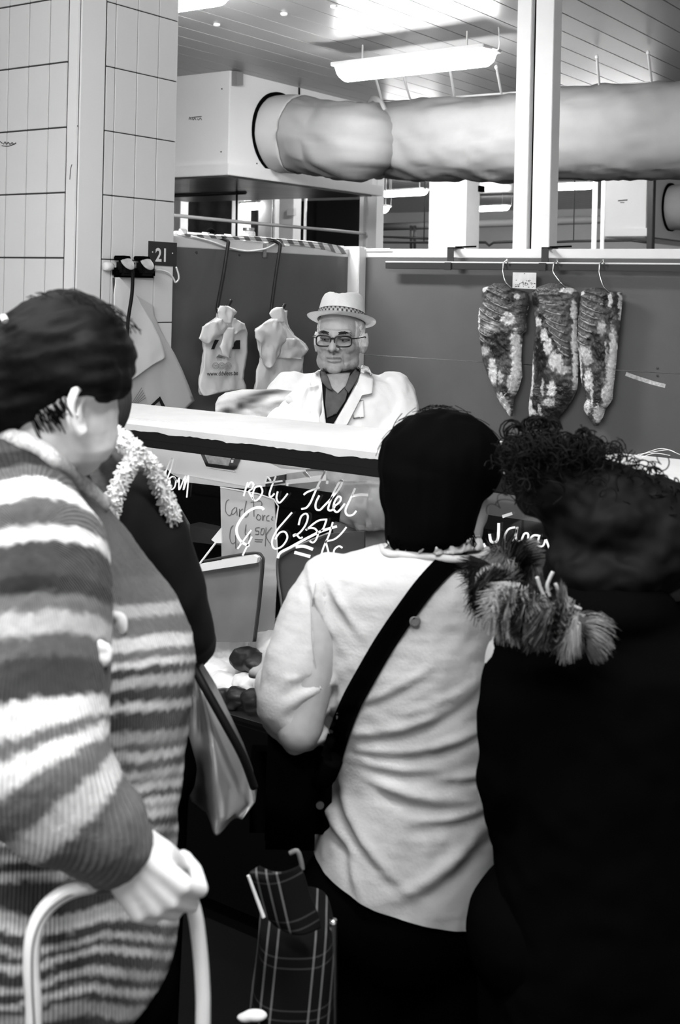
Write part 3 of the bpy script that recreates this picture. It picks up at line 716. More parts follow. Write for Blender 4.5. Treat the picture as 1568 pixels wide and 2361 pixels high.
# striped awning tape and cords along the top of the bag wall
def stripe_mat():
    m = bpy.data.materials.new('striped_tape'); m.use_nodes = True; nt = m.node_tree; N = nt.nodes; L = nt.links; bs = N['Principled BSDF']
    tc = N.new('ShaderNodeTexCoord'); wv = N.new('ShaderNodeTexWave'); wv.bands_direction = 'DIAGONAL'; wv.inputs['Scale'].default_value = 7; wv.inputs['Distortion'].default_value = 1
    cr = N.new('ShaderNodeValToRGB'); cr.color_ramp.interpolation = 'CONSTANT'; cr.color_ramp.elements[0].color = (.2, .2, .2, 1); cr.color_ramp.elements[1].position = .45; cr.color_ramp.elements[1].color = (.75, .75, .75, 1)
    L.new(tc.outputs['Object'], wv.inputs[0]); L.new(wv.outputs[0], cr.inputs[0]); L.new(cr.outputs[0], bs.inputs['Base Color']); return m
M_str = stripe_mat()
tape = thing('striped_tape', 'striped plastic tape wound on a pale rod along the top of the bag wall', 'tape', PA(600, 560, 0, XW))
b = NB(); tube(b, [PA(404, 540, 0, XW-.02), PA(540, 551, 0, XW-.02), PA(660, 560, 0, XW-.02), PA(797, 578, 0, XW-.02)], .016, 12); obj('pale_rod', b, M_whitematt, tape, smooth=True)
b = NB(); n_ = 160; prev = None; A0 = PA(408, 540, 0, XW-.02); A1 = PA(795, 577, 0, XW-.02)
for i in range(n_+1):
    f_ = i/n_; p = A0.lerp(A1, f_); an = f_*2*PI*8.5
    rr = .024+.008*noise.noise(Vector((f_*20, 0, 0)))
    q = p+(XA*math.cos(an)+Z*math.sin(an))*rr; w_ = YA*.028
    cur = (b.verts.new(q-w_), b.verts.new(q+w_))
    if prev: b.faces.new((prev[0], prev[1], cur[1], cur[0]))
    prev = cur
bmesh.ops.solidify(b, geom=b.faces[:], thickness=.002)
obj('wound_ribbon', b, M_str, tape, smooth=True)
b = NB(); sheet(b, [(540,405,440),(546,430,600),(556,590,720),(566,690,780),(578,760,797),(586,786,798)], plane(0, XW+.012), XA, 40, 2, lambda s, t, u, v: .006*math.sin(u*.12), .002); obj('loose_ribbon', b, M_str, tape, smooth=True)
b = NB(); tube(b, catmull([PA(440,545,0,XW+.02), PA(480,555,0,XW+.02), PA(530,572,0,XW+.02), PA(570,579,0,XW+.02), PA(610,574,0,XW+.02), PA(635,562,0,XW+.02)], 6), .005, 8); obj('sagging_rope', b, M_white, smooth=True, label='thin white rope sagging between the two hook rods', cat='rope')
b = NB(); tube(b, [PA(795,575.5,0,XW+.01), PA(815, 574.5, 1, YW-.02), PA(900, 574, 1, YW-.02)], .004, 6); obj('corner_cord', b, M_whitematt, label='pale cord crossing the corner post', cat='cord')
b = NB(); c = PA(608, 572, 0, XW); box(b, XW, XW+.012, c.y-.012, c.y+.012, PA(608,594,0,XW).z, PA(608,562,0,XW).z, .003); obj('metal_clip', b, M_steel, label='small metal clip on the white band between the rods', cat='clip')
jar = thing('glass_jar', 'small jar of clips standing on top of the bag wall', 'jar', PA(573, 547, 0, XW-.12))
c = PA(573, 549, 0, XW-.10); b = NB(); lathe(b, Vector((c.x, c.y, ZT+.014)), Z, [(.033, 0), (.036, .01), (.036, .045), (.028, .055), (.028, .06)], 18); obj('jar_body', b, mat('ribbed_jar', .35, .2, .5, var=.6, scale=45), jar, smooth=True)
b = NB(); lathe(b, Vector((c.x, c.y, ZT+.07)), Z, [(.031, 0), (.031, .014)], 18); obj('jar_lid', b, M_steel, jar)
b = NB(); tube(b, catmull([PA(482,556,0,XW-.035), PA(481,538,0,XW-.035), PA(485,531,0,XW-.035), PA(491,534,0,XW-.035)], 4), .014, 8); obj('short_hook', b, M_black, smooth=True, label='short black hook end standing up behind the wall top', cat='hook')

# ---- carrier bags
M_bag = mat('white_carrier_plastic', .74, .42, .35, var=.03, scale=10, bump=.12, bscale=25)
def crumple(k, a=.012): return lambda s, t, u, v: a*noise.noise(Vector((u*.05, v*.02, k)))+a*.5*noise.noise(Vector((u*.13, v*.05, k+3)))+.012*math.sin(PI*s)
bg1 = [(600,880,985),(650,872,978),(700,800,1064),(730,775,1075),(760,765,1085),(900,772,1080),(1000,760,1068),(1060,752,1060),(1100,745,1052),(1150,736,1072),(1175,738,1074),(1200,742,900),(1222,755,800)]
def shiftrows(rows, dx, dy, sc=1): return [(y+dy, a+dx*sc, c+dx) for y, a, c in rows]
for k, (dx, dy) in enumerate(((-14, -6), (-7, -3), (0, 0))):
    t = thing('carrier_bag', ['white carrier bag at the back of the printed bunch', 'white carrier bag in the middle of the printed bunch', 'white carrier bag printed with a web address, front of its bunch'][k], 'bag', PA(510, 905, 0, XW+.09+.02*k), 'printed carrier bags on the rod')
    b = NB(); sheet(b, r6(shiftrows(bg1, dx, dy)), plane(0, XW+.08+.02*k), XA, 22, 4, crumple(k*4+1), .003); obj('bag_sheet', b, M_bag, t, smooth=True)
t1 = t
XF = XW+.155
b = NB(); sheet(b, r6([(560,890,930),(580,880,970),(605,870,1010),(640,880,985),(690,880,960)]), plane(0, XF), XA, 14, 4, crumple(9, .02), .004); obj('knotted_handles', b, M_bag, t1, smooth=True)
b = NB(); sheet(b, r6([(655,865,900),(680,815,930),(715,765,958),(760,752,915),(800,728,852),(838,775,800)]), plane(0, XF), XA, 14, 4, crumple(12, .016), .003); obj('folded_handle', b, M_bag, t1, smooth=True)
b = NB(); sheet(b, r6([(720,930,985),(780,910,990),(860,880,985),(930,900,950),(945,935,940)]), plane(0, XF-.004), XA, 10, 4, crumple(15, .012), .003); obj('folded_handle', b, M_bag, t1, smooth=True)
b = NB(); sheet(b, r6([(650,968,985),(690,970,1062),(735,975,1070),(770,985,1000)]), plane(0, XF-.006), XA, 10, 4, crumple(18, .012), .003); obj('folded_handle', b, M_bag, t1, smooth=True)
def p6(pts): return [z6(*p) for p in pts]
bvb = None
fpr = plane(0, XW+.153)
b = NB()
plate(b, p6([(965,880),(1004,815),(1036,813),(1036,880)]), fpr, XA, .0006); plate(b, p6([(820,882),(850,810),(880,812),(858,850),(845,882)]), fpr, XA, .0006); plate(b, p6([(893,885),(940,790),(955,780),(915,884)]), fpr, XA, .0006)
obj('printed_mark', b, M_ink, t1)
b = NB(); plate(b, p6([(858,940),(880,918),(915,935),(900,945)]), fpr, XA, .0006)
for y, a, c in ((940,860,965),(950,862,925),(960,866,900)): stroke(b, p6([(a, y), (c, y)]), fpr, 1.4, XA, .0006)
obj('printed_lines', b, M_ink2, t1)
b = NB()
for cx_ in (855, 900, 948):
    for rr_ in (23, 15): stroke(b, p6([(cx_+rr_*math.cos(a*PI/6), 1003+rr_*math.sin(a*PI/6)) for a in range(13)]), fpr, 1.3, XA, .0006, 2)
    stroke(b, p6([(cx_-8, 1003), (cx_+8, 1003)]), fpr, 3, XA, .0006)
obj('round_emblems', b, mat('pale_print', .35, .6, .2), t1)
p0 = PA(*z6(790, 1077), 0, XW+.1535); p1 = PA(*z6(1020, 1071), 0, XW+.1535); me, wd = text_mesh('www.ddvlees.be', p0, p1-p0, Z, .021, 1.0, .012)
k_ = (p1-p0).length/wd; ex = (p1-p0).normalized()
for v in me.vertices: d = (v.co-p0).dot(ex); v.co += ex*(d*(k_-1))
link_mesh('web_address', me, M_ink, t1)
bg2 = [(600,1275,1370),(650,1268,1362),(690,1215,1370),(730,1138,1385),(780,1148,1425),(840,1160,1500),(885,1165,1530),(940,1182,1496),(1000,1170,1490),(1060,1158,1482),(1175,1135,1450),(1230,1130,1440)]
for k, (dx, dy) in enumerate(((10, -5), (5, -2), (0, 0))):
    t = thing('carrier_bag', ['white carrier bag at the back of the plain bunch', 'white carrier bag in the middle of the plain bunch', 'plain white carrier bag crumpled in front of its bunch'][k], 'bag', PA(640, 905, 0, XW+.09+.02*k), 'plain carrier bags on the rod')
    b = NB(); sheet(b, r6(shiftrows(bg2, dx, dy)), plane(0, XW+.065+.027*k), XA, 24, 4, crumple(k*4+31, .013), .003); obj('bag_sheet', b, M_bag, t, smooth=True)
b = NB(); sheet(b, r6([(570,1300,1350),(590,1280,1370),(620,1268,1372),(650,1280,1362),(680,1290,1360)]), plane(0, XF), XA, 14, 4, crumple(40, .02), .004); obj('knotted_handles', b, M_bag, t, smooth=True)
b = NB(); sheet(b, r6([(655,1262,1318),(740,1142,1370),(800,1150,1385),(850,1180,1340),(920,1170,1330),(1000,1225,1280),(1015,1235,1245)]), plane(0, XF), XA, 16, 4, crumple(44, .02), .003); obj('draped_flap', b, M_bag, t, smooth=True)
b = NB(); sheet(b, r6([(800,1330,1450),(860,1320,1510),(890,1330,1530),(945,1310,1494),(955,1480,1490)]), plane(0, XF-.01), XA, 14, 4, crumple(48, .02), .003); obj('draped_flap', b, M_bag, t, smooth=True)
# ================================================================== THE COUNTER
ZTOP = 1.40; YF = 2.55; YBK = 2.85; XL = -3.35; XR = .7
cnt = thing('display_counter', 'long butcher counter with white top shelf, black fascia and glass front', 'counter', (-1.4, 2.75, 0))
M_top = mat('white_counter_top', .58, .55, .3, var=.06, scale=14, bump=.1, bscale=60)
b = NB(); box(b, XL, XR, YF-.01, YBK, ZTOP-.022, ZTOP, .004); obj('top_shelf', b, M_top, cnt)
b = NB(); box(b, XL, XR, YF-.035, YF+.01, 1.325, ZTOP-.022, .004); box(b, XL, XR, YF-.045, YF-.035, 1.325, 1.345, .002); obj('fascia', b, M_blackgloss, cnt)
M_glass = glass_mat('counter_glass', .93, .035)
YG = YF+.012
for xa, xb in ((XL, -2.45), (-2.445, -1.25), (-1.245, .0), (.005, XR)):
    b = NB(); box(b, xa, xb, YG, YG+.006, .605, 1.325); obj('glass_pane', b, M_glass, cnt)
ZD = .60
b = NB(); box(b, XL, XR, YG-.03, YG+.54, ZD-.05, ZD, .004); obj('display_deck', b, M_steel, cnt)
b = NB(); box(b, XL, XR, YG-.05, YG-.012, ZD-.12, ZD+.012, .008); obj('front_ledge', b, M_black, cnt)
b = NB(); tube(b, [(XL, YG-.05, ZD-.10), (XR, YG-.05, ZD-.10)], .007, 8); obj('bright_bead', b, M_chrome, cnt)
b = NB(); box(b, XL, XR, YG-.02, YG+.54, .08, ZD-.05, .006); obj('counter_front', b, M_black, cnt)
b = NB(); box(b, XL, XR, YG+.06, YG+.50, 0, .08); obj('plinth', b, M_black, cnt)
b = NB(); box(b, XL, XR, YG+.40, YG+.42, ZD, 1.11); obj('rear_panel', b, M_black, cnt)
b = NB(); box(b, XL, XR, YG+.385, YG+.58, 1.11, 1.138, .004); obj('rear_worktop', b, M_black, cnt)
for x in (-3.2, -2.76, -1.25, 0.0):
    b = NB(); box(b, x-.012, x+.012, YBK-.03, YBK-.005, ZD, ZTOP-.022, .003); obj('shelf_post', b, M_dark, cnt)
b = NB(); tube(b, [(XL+.1, YF+.035, 1.345), (XR-.1, YF+.035, 1.345)], .011, 10); obj('added_fill_tube', b, mat('fill_tube_glow', .9, .5, .2, emit=12.0), cnt)  # unseen glowing tube added under the shelf to brighten the display
# frost line on the front of the top: ragged white lip
b = NB(); n_ = 300; pr = None
for i in range(n_+1):
    x = XL+(XR-XL)*i/n_; dz = .010+.006*noise.noise(Vector((x*14, 0, 0)))+.004*noise.noise(Vector((x*60, 3, 0)))
    cur = [b.verts.new((x, YF-.037, ZTOP-.002)), b.verts.new((x, YF-.041, ZTOP-.014)), b.verts.new((x, YF-.037, ZTOP-.022-dz)), b.verts.new((x, YF-.008, ZTOP-.002))]
    if pr:
        for k in range(3): b.faces.new((pr[k], pr[k+1], cur[k+1], cur[k]) if k < 2 else (pr[0], cur[0], cur[3], pr[3]))
    pr = cur
obj('ragged_paper_lip', b, M_top, cnt)

# ---- marker writing on the glass
fg = plane(1, YG-.0012)
Q3 = 480/1568.0; Q2 = 520/1568.0; Q5 = 748/1568.0
def q3(p): return 480+p[0]*Q3, 1020+p[1]*Q3
def q2(p): return 180+p[0]*Q2, 900+p[1]*Q2
def q5(p): return 820+p[0]*Q5, 920+p[1]*Q5
M_mark = mat('white_marker', .85, .7, .1)
def writing(name, strokes, q, wpx, label):
    t = NB()
    for st in strokes:
        w_ = wpx
        if isinstance(st, dict): w_ = st['w']; st = st['p']
        stroke(t, [q(p) for p in st], fg, w_, -YA, .0008)
    return obj(name, t, M_mark, cnt, label=label)
dot = lambda x, y: dict(w=7, p=[(x-8, y), (x+8, y+2)])
roti = [[(268,405),(285,345),(300,300)], [(300,335),(322,300),(342,318),(330,350),(308,372),(345,438)], [(395,330),(355,340),(335,400),(350,440),(385,420),(410,370),(395,330)], [(430,302),(445,262),(472,290)],
 [(510,255),(480,330),(462,390),(475,410),(500,385)], [(430,305),(560,290)], [(525,370),(515,420),(535,455),(565,430),(600,385)], dot(597,315)]
filet = [dict(w=7, p=[(722,222),(765,272)]), dict(w=5.5, p=[(735,212),(800,206),(885,212)]), [(885,212),(860,260),(830,320),(795,400),(770,455),(740,492),(702,502)], [(720,395),(745,375),(795,355),(840,340)],
 [(838,400),(812,455),(812,498),(840,510),(870,482)], dot(897,300), [(868,484),(930,420),(990,345),(1012,290),(992,295),(950,370),(915,460),(905,505),(930,512),(955,482)], [(948,482),(990,450),(1000,420),(980,408),(952,450),(945,500),(970,525),(1000,500),(1030,460)],
 [(1108,345),(1070,430),(1035,510),(1050,548),(1090,545),(1117,515)], dict(w=6, p=[(1085,405),(1140,394),(1205,397)])]
price = [dict(w=6, p=[(420,508),(400,490),(350,495),(290,530),(240,590),(215,650),(225,710),(260,755),(312,780)]), [(222,802),(325,660)], [(260,852),(330,710)],
 [(632,528),(570,600),(520,660),(485,730),(485,780),(510,802),(560,780),(597,720),(580,675),(540,680),(505,730)], [(682,622),(700,560),(735,536),(752,560),(735,620),(690,680),(640,708)], [(640,702),(662,692),(690,720),(712,714)],
 [(897,580),(840,586),(795,612),(740,660)], [(735,660),(765,645),(805,650),(827,685),(815,730),(790,755),(765,742)], [(893,580),(872,640),(850,670)], dict(w=6, p=[(525,872),(545,830),(620,790),(720,735),(850,670),(970,632)]),
 dict(w=7, p=[(660,788),(720,782),(790,806)]), dict(w=7, p=[(650,828),(770,860)]), [(940,600),(910,700),(870,790),(840,890)], [(1042,638),(1000,690),(950,730),(885,745)], [(885,745),(900,800),(918,868)], [(945,872),(950,810),(985,782),(1012,795)]]
writing('lettering', roti, q3, 3.8, 'white handwriting on the glass reading Rôti')
writing('lettering', filet, q3, 4.3, 'white handwriting on the glass reading Filet')
writing('price_lettering', price, q3, 4.0, 'white handwritten price on the glass, 6,25 per kilo')
jam = [[(503,588),(520,568),(516,620),(525,668),(545,640),(562,600)], [(560,605),(557,660),(572,695),(600,660),(630,590),(655,515),(657,472),(635,505),(600,600),(580,690),(612,692),(640,640),(628,612)], [(665,598),(640,610),(630,655),(645,690),(672,672),(680,625),(665,598),(690,640)], [(690,640),(705,608),(702,660),(706,690),(738,612),(748,600),(738,660),(735,690),(768,592),(764,660),(756,745)],
 [(550,725),(530,770),(515,820)], [(520,815),(612,762),(545,870),(522,905)], [(535,880),(585,838),(560,900),(552,975),(600,905),(612,880),(600,930),(570,985)], [(575,965),(630,905),(622,965),(582,1040)]]
writing('lettering', jam, q2, 3.0, 'white handwriting on the glass, end of Jambon')
farci = [dict(w=7, p=[(710,568),(757,553)]), dict(w=6, p=[(648,652),(655,688),(680,690),(690,660),(692,600)]), [(772,620),(738,630),(720,672),(742,698),(772,660),(782,618),(776,675),(800,690)], [(800,692),(815,652),(835,655),(828,700)], [(893,662),(858,660),(838,695),(858,718),(888,690)], [(888,662),(880,705),(905,710),(918,680)], [(920,678),(932,710),(942,745)], dict(w=8, p=[(615,700),(628,722)]), dict(w=8, p=[(935,772),(955,778)])]
writing('lettering', farci, q5, 4.4, 'white handwriting on the glass reading Farci')

# ---- things behind the glass
card = thing('price_card', 'tall grey price card handwritten Carb Porc standing behind the glass', 'card', PA(600, 1470, 1, 2.95))
fcd = plane(1, 2.80)
b = NB(); plate(b, [(508,1122),(632,1150),(641,1292),(630,1475),(585,1475),(596,1300),(511,1300)], fcd, YA, .003); obj('card_board', b, mat('grey_card', .50, .7, .2, var=.04, scale=12), card)
b = NB(); stroke(b, [(508,1123),(632,1151),(636,1210),(641,1292)], plane(1, 2.798), 3, -YA, .001, 3); obj('card_edge', b, M_white, card)
ink = [[(158,430),(135,450),(132,520),(160,552),(178,530)], [(205,488),(180,512),(182,545),(210,520),(214,490),(218,552)], [(235,500),(236,560),(240,520),(262,500)], [(288,440),(276,500),(276,562),(302,545),(296,520)], [(342,440),(345,560)], [(320,452),(390,440),(402,475),(350,505)], [(375,540),(362,570),(385,585),(396,560),(375,540)], [(410,545),(412,590),(416,560),(430,548)], [(460,548),(442,560),(442,588),(462,590)], [(478,560),(486,560),(476,580),(490,585)],
 [(190,625),(170,650),(163,720),(180,762),(208,750)], [(205,700),(208,800)], [(225,760),(230,800)], [(286,620),(280,692),(322,690)], [(312,660),(306,735)], [(388,640),(360,645),(356,665),(378,668),(380,690),(354,692)], [(402,650),(396,690),(416,692),(422,652),(402,650)], [(436,640),(430,782)], [(478,640),(436,705),(482,782)], [(350,730),(412,732)], [(350,746),(406,748)]]
b = NB(); fk = plane(1, 2.7985)
for st in ink: stroke(b, [q3(p) for p in st], fk, 1.7, -YA, .0004)
obj('handwriting', b, mat('card_pen', .16, .8, .1), card)

# scale
sc = thing('shop_scale', 'white shop scale with dark display on the worktop behind the glass', 'scale', (PA(500, 1100, 1, 3.05).x, 3.05, 1.139))
def pbox(name, pts_low, ztop, zlow, m, par, **k):
    b = NB(); A = [b.verts.new((x, y, zlow)) for x, y in pts_low]; B = [b.verts.new((x, y, ztop)) for x, y in pts_low]; n = len(A)
    b.faces.new(A); b.faces.new(list(reversed(B)))
    for i in range(n): b.faces.new((A[i], B[i], B[(i+1) % n], A[(i+1) % n]))
    bmesh.ops.bevel(b, geom=b.edges[:], offset=.006, segments=2, affect='EDGES')
    return obj(name, b, m, par, **k)
g_ = lambda u, v: PA(u, v, 1, 2.98)
# sloping white hood of the scale
b = NB(); plate(b, [(318,1008),(470,1008),(560,1040),(648,1080),(760,1088),(752,1094),(560,1122),(440,1100),(395,1092)], g_, YA, .14); obj('scale_body', b, M_white, sc)
b = NB(); plate(b, [(395,1092),(440,1100),(560,1122),(752,1094),(752,1108),(560,1127),(430,1112)], plane(1, 2.965), YA, .16); obj('scale_base', b, M_whitematt, sc)
b = NB(); plate(b, [(458,1030),(560,1046),(546,1079),(540,1083),(478,1075)], plane(1, 2.978), -YA, .006); scr = obj('display_bezel', b, M_blackgloss, sc)
b = NB(); plate(b, [(464,1030),(538,1042),(527,1074),(481,1068)], plane(1, 2.9715), -YA, .001); obj('display_screen', b, mat('grey_lcd', .30, .4, .3, var=.35, scale=70), scr)
for u, v in ((540,1055),(536,1064)):
    b = NB(); plate(b, [(u-2,v-4),(u+3,v-4),(u+2,v+3),(u-3,v+3)], plane(1, 2.9715), -YA, .002); obj('key', b, M_white, scr)
b = NB(); plate(b, [(478,1076),(540,1086),(541,1088),(477,1078)], plane(1, 2.9715), -YA, .001); obj('key_strip', b, M_white, scr)
# white packing sheet behind the scale, on the shelf posts
b = NB(); sheet(b, [(1018,310,450),(1050,330,470),(1095,380,440),(1112,400,430)], plane(1, 3.135), -YA, 10, 4, wr(60), .01); obj('packing_paper', b, M_paper, smooth=True, label='sheet of white packing paper standing behind the scale', cat='paper')
# label printer boxes at the right of the scale
b = NB(); plate(b, [(612,1102),(656,1094),(656,1113),(612,1122)], plane(1, 2.96), YA, .1); obj('label_printer', b, M_dark, label='dark little label printer beside the white scale', cat='printer')
b = NB(); plate(b, [(660,1092),(745,1082),(870,1090),(880,1120),(790,1112),(752,1105),(660,1113)], plane(1, 2.97), YA, .12); obj('plastic_tub', b, mat('cloudy_tub', .42, .4, .4, var=.35, scale=20), label='pale cloudy tub on the worktop beside the printer', cat='tub')
b = NB(); sheet(b, [(1108,785,890),(1150,782,892),(1200,790,894),(1222,830,890)], plane(1, 2.92), -YA, 14, 5, crumple(71, .03), .02); obj('film_wrap', b, mat('milky_film', .34, .3, .5, var=.3, scale=9), smooth=True, label='milky plastic wrap hanging in the counter behind the word Filet', cat='wrap')
b = NB(); plate(b, [(765,1205),(900,1222),(905,1300),(790,1300),(775,1260)], plane(1, 2.93), YA, .02); obj('steel_tray', b, mat('dull_steel', .16, .4, .4, var=.3, scale=12), label='dull steel tray upright in the counter under the plastic wrap', cat='tray')
b = NB(); plate(b, [(432,1210),(512,1226),(512,1258),(430,1248)], plane(1, 2.87), YA, .06); obj('dark_crate', b, mat('dark_crate', .035, .6, .3), label='dark crate in the shadow behind the price card', cat='crate')
# folding guard panels with pale rims
M_pers = mat('smoky_panel', .20, .3, .5, var=.35, scale=5)
M_rim = mat('white_rim', .82, .35, .4)
fA = plane(1, 2.70)
gp = thing('guard_panel', 'smoky guard panel with a thick white top rim before the price card', 'panel', PA(520, 1480, 1, 2.7))
b = NB(); plate(b, [(440,1322),(455,1314),(590,1290),(604,1296),(606,1320),(588,1480),(450,1480),(440,1420)], fA, YA, .006); obj('panel_sheet', b, M_pers, gp)
b = NB(); plate(b, [(448,1322),(452,1306),(470,1298),(590,1278),(600,1284),(598,1296),(470,1316)], plane(1, 2.69), -YA, .012); obj('top_rim', b, M_rim, gp)
b = NB(); tube(b, catmull([fA(470,1294), fA(540,1281), fA(590,1275), fA(604,1282), fA(607,1300), fA(600,1380), fA(588,1478)], 6), .004, 8); obj('edge_tube', b, M_dark, gp, smooth=True)
b = NB(); tube(b, catmull([fA(601,1284), fA(604,1300), fA(597,1380), fA(585,1478)], 6), .0035, 8); obj('edge_tube', b, M_steel, gp, smooth=True)
gp2 = thing('guard_panel', 'smoky guard panel with bent steel edge under the price writing', 'panel', PA(700, 1480, 1, 2.7))
b = NB(); plate(b, [(642,1292),(655,1280),(760,1230),(840,1225),(840,1480),(655,1480)], plane(1, 2.72), YA, .006); obj('panel_sheet', b, mat('smoky_panel_dark', .07, .3, .5, var=.35, scale=5), gp2)
fA2 = plane(1, 2.71)
b = NB(); tube(b, catmull([fA2(760,1230), fA2(690,1258), fA2(650,1280), fA2(640,1296), fA2(642,1340), fA2(650,1400), fA2(656,1480)], 6), .0045, 8); obj('edge_tube', b, M_steel, gp2, smooth=True)
# clamp and price spear
cl_ = thing('panel_clamp', 'small pale clamp holding the guard panel beside the dark sleeve', 'clamp', PA(432, 1340, 1, 2.68))
b = NB(); plate(b, [(420,1302),(455,1300),(458,1312),(448,1330),(432,1340),(424,1320)], plane(1, 2.68), -YA, .02); obj('clamp_body', b, M_rim, cl_)
b = NB(); tube(b, catmull([PA(418,1308,1,2.67), PA(430,1318,1,2.66), PA(440,1338,1,2.66), PA(434,1350,1,2.66)], 5), .006, 8); obj('clamp_lever', b, M_black, cl_, smooth=True)
b = NB(); lathe(b, PA(427, 1309, 1, 2.655), -YA, [(.004, 0), (.004, .004)], 10); obj('clamp_screw', b, M_dark, cl_)
sp = thing('price_spike', 'white price spike leaning against the grey card', 'spike', PA(462, 1300, 1, 2.70))
b = NB(); tube(b, [PA(461, 1299, 1, 2.70), PA(500, 1248, 1, 2.72)], .0032, 8); obj('stem', b, M_rim, sp)
b = NB(); plate(b, [(489,1244),(512,1216),(513,1252),(500,1252)], plane(1, 2.72), -YA, .004); obj('tag', b, M_white, sp)
ba = thing('support_bracket', 'pale upright bracket strip inside the counter beside the dark sleeve', 'bracket', PA(400, 1300, 1, 2.62))
b = NB(); plate(b, [(380,1168),(392,1160),(402,1180),(416,1290),(402,1292)], plane(1, 2.66), YA, .01); obj('strip', b, mat('pale_strip', .5, .5, .3), ba)
b = NB(); plate(b, [(340,1090),(362,1095),(428,1210),(428,1250),(405,1240),(345,1130)], plane(1, 2.75), YA, .02); obj('arm', b, mat('grey_bracket', .10, .5, .3), ba)
# white wrapped joints and dark meat on the deck
M_wrap = mat('crumpled_white_paper', .80, .6, .25, var=.05, scale=20, bump=.35, bscale=35)
M_dm = mat('dark_meat', .012, .4, .4, var=.4, scale=20)
def lump(name, parts, m, label, cat, seed, amp=.01, vox=.007, group=None):
    b = NB()
    for (u, v, Y, rx, ry, rz) in parts: ball(b, PA(u, v, 1, Y), (rx, ry, rz), seg=20)
    me = remesh(b, vox, 2); displace(me, lambda p, n: amp*nz(p, 22, seed)+amp*.6*nz(p, 55, seed+3))
    return link_mesh(name, me, m, smooth=True, label=label, cat=cat, group=group)
lump('wrapped_joint', [(480,1512,2.80,.09,.07,.055),(560,1498,2.82,.10,.07,.05),(650,1500,2.80,.11,.07,.055),(500,1545,2.74,.09,.07,.04)], M_wrap, 'long joint wrapped in white paper behind the dark meat', 'parcel', 3)
lump('wrapped_joint', [(478,1580,2.67,.07,.06,.035),(520,1578,2.66,.06,.05,.032)], M_wrap, 'small white paper parcel at the counter edge by the striped sweater', 'parcel', 5)
lump('wrapped_joint', [(575,1578,2.67,.055,.05,.035),(630,1575,2.67,.07,.05,.04)], M_wrap, 'white paper parcel folded over a dark piece of meat', 'parcel', 8)
lump('meat_piece', [(570,1520,2.70,.055,.04,.034),(595,1530,2.69,.05,.04,.03)], M_dm, 'dark piece of meat between white paper parcels', 'meat', 11, .006)
lump('meat_piece', [(520,1612,2.60,.05,.03,.03),(548,1605,2.60,.04,.03,.028)], M_dm, 'dark rounded meat under the small white parcel', 'meat', 12, .006)
lump('meat_piece', [(585,1616,2.60,.045,.03,.034),(622,1612,2.60,.045,.03,.032)], M_dm, 'dark rounded meat under the folded paper parcel', 'meat', 13, .006)
lump('meat_piece', [(645,1440,2.86,.02,.03,.025),(648,1462,2.86,.02,.03,.02)], mat('mottled_meat', .2, .4, .4, var=.9, scale=60), 'mottled bit of meat between the two guard panels', 'meat', 14, .004)
# hair-like string on the far end of the top shelf
b = NB()
for k, pts in enumerate(([(1475,1052),(1500,1042),(1530,1036),(1568,1050)], [(1480,1056),(1510,1047),(1545,1052)], [(1470,1050),(1495,1046),(1540,1039),(1560,1047)])):
    tube(b, catmull([PD(u, v-2, 2.86) for u, v in pts], 6), .0006, 5)
obj('loose_string', b, M_white, label='wisp of pale string on the counter top by the curly hair', cat='string')
# ================================================================== PEOPLE
M_skin = mat('skin', .42, .5, .3, var=.10, scale=40, bump=.08, bscale=120)
M_skinpale = mat('pale_skin', .76, .5, .3, var=.05, scale=30)
M_hairb = mat('black_hair', .0022, .6, .10, var=.4, scale=8, stretch=(30, 30, 4), bump=.3, bscale=60)
M_trou = mat('black_trousers', .0015, .95, .0)
M_shoe = mat('black_shoes', .006, .5, .3)
M_coatb = mat('black_coat', .0016, .95, .0)
def legs(bm, hipL, hipR, floorL, floorR, r0=.09, r1=.055):
    for h, f_ in ((hipL, floorL), (hipR, floorR)):
        h = Vector(h); f_ = Vector(f_); k = h.lerp(f_, .5)+Vector((0, 0, .02))-F*-.02
        limb(bm, [(h, r0), (k, (r0+r1)/2), (Vector((f_.x, f_.y, .09)), r1)])
def shoes(par, pts, fwd):
    for p in pts:
        b = NB(); p = Vector((p[0], p[1], 0)); fw = fwd.normalized(); sd = fw.cross(Z)
        fbox(b, p+Z*.012+fw*.04, fw, sd, Z, .13, .042, .012, .006)
        ball(b, p+Z*.045+fw*.09, (.08, .042, .035), (fw, sd, Z)); ball(b, p+Z*.06-fw*.03, (.07, .042, .05), (fw, sd, Z))
        me = remesh(b, .008, 2); link_mesh('shoe', me, M_shoe, par, smooth=True)
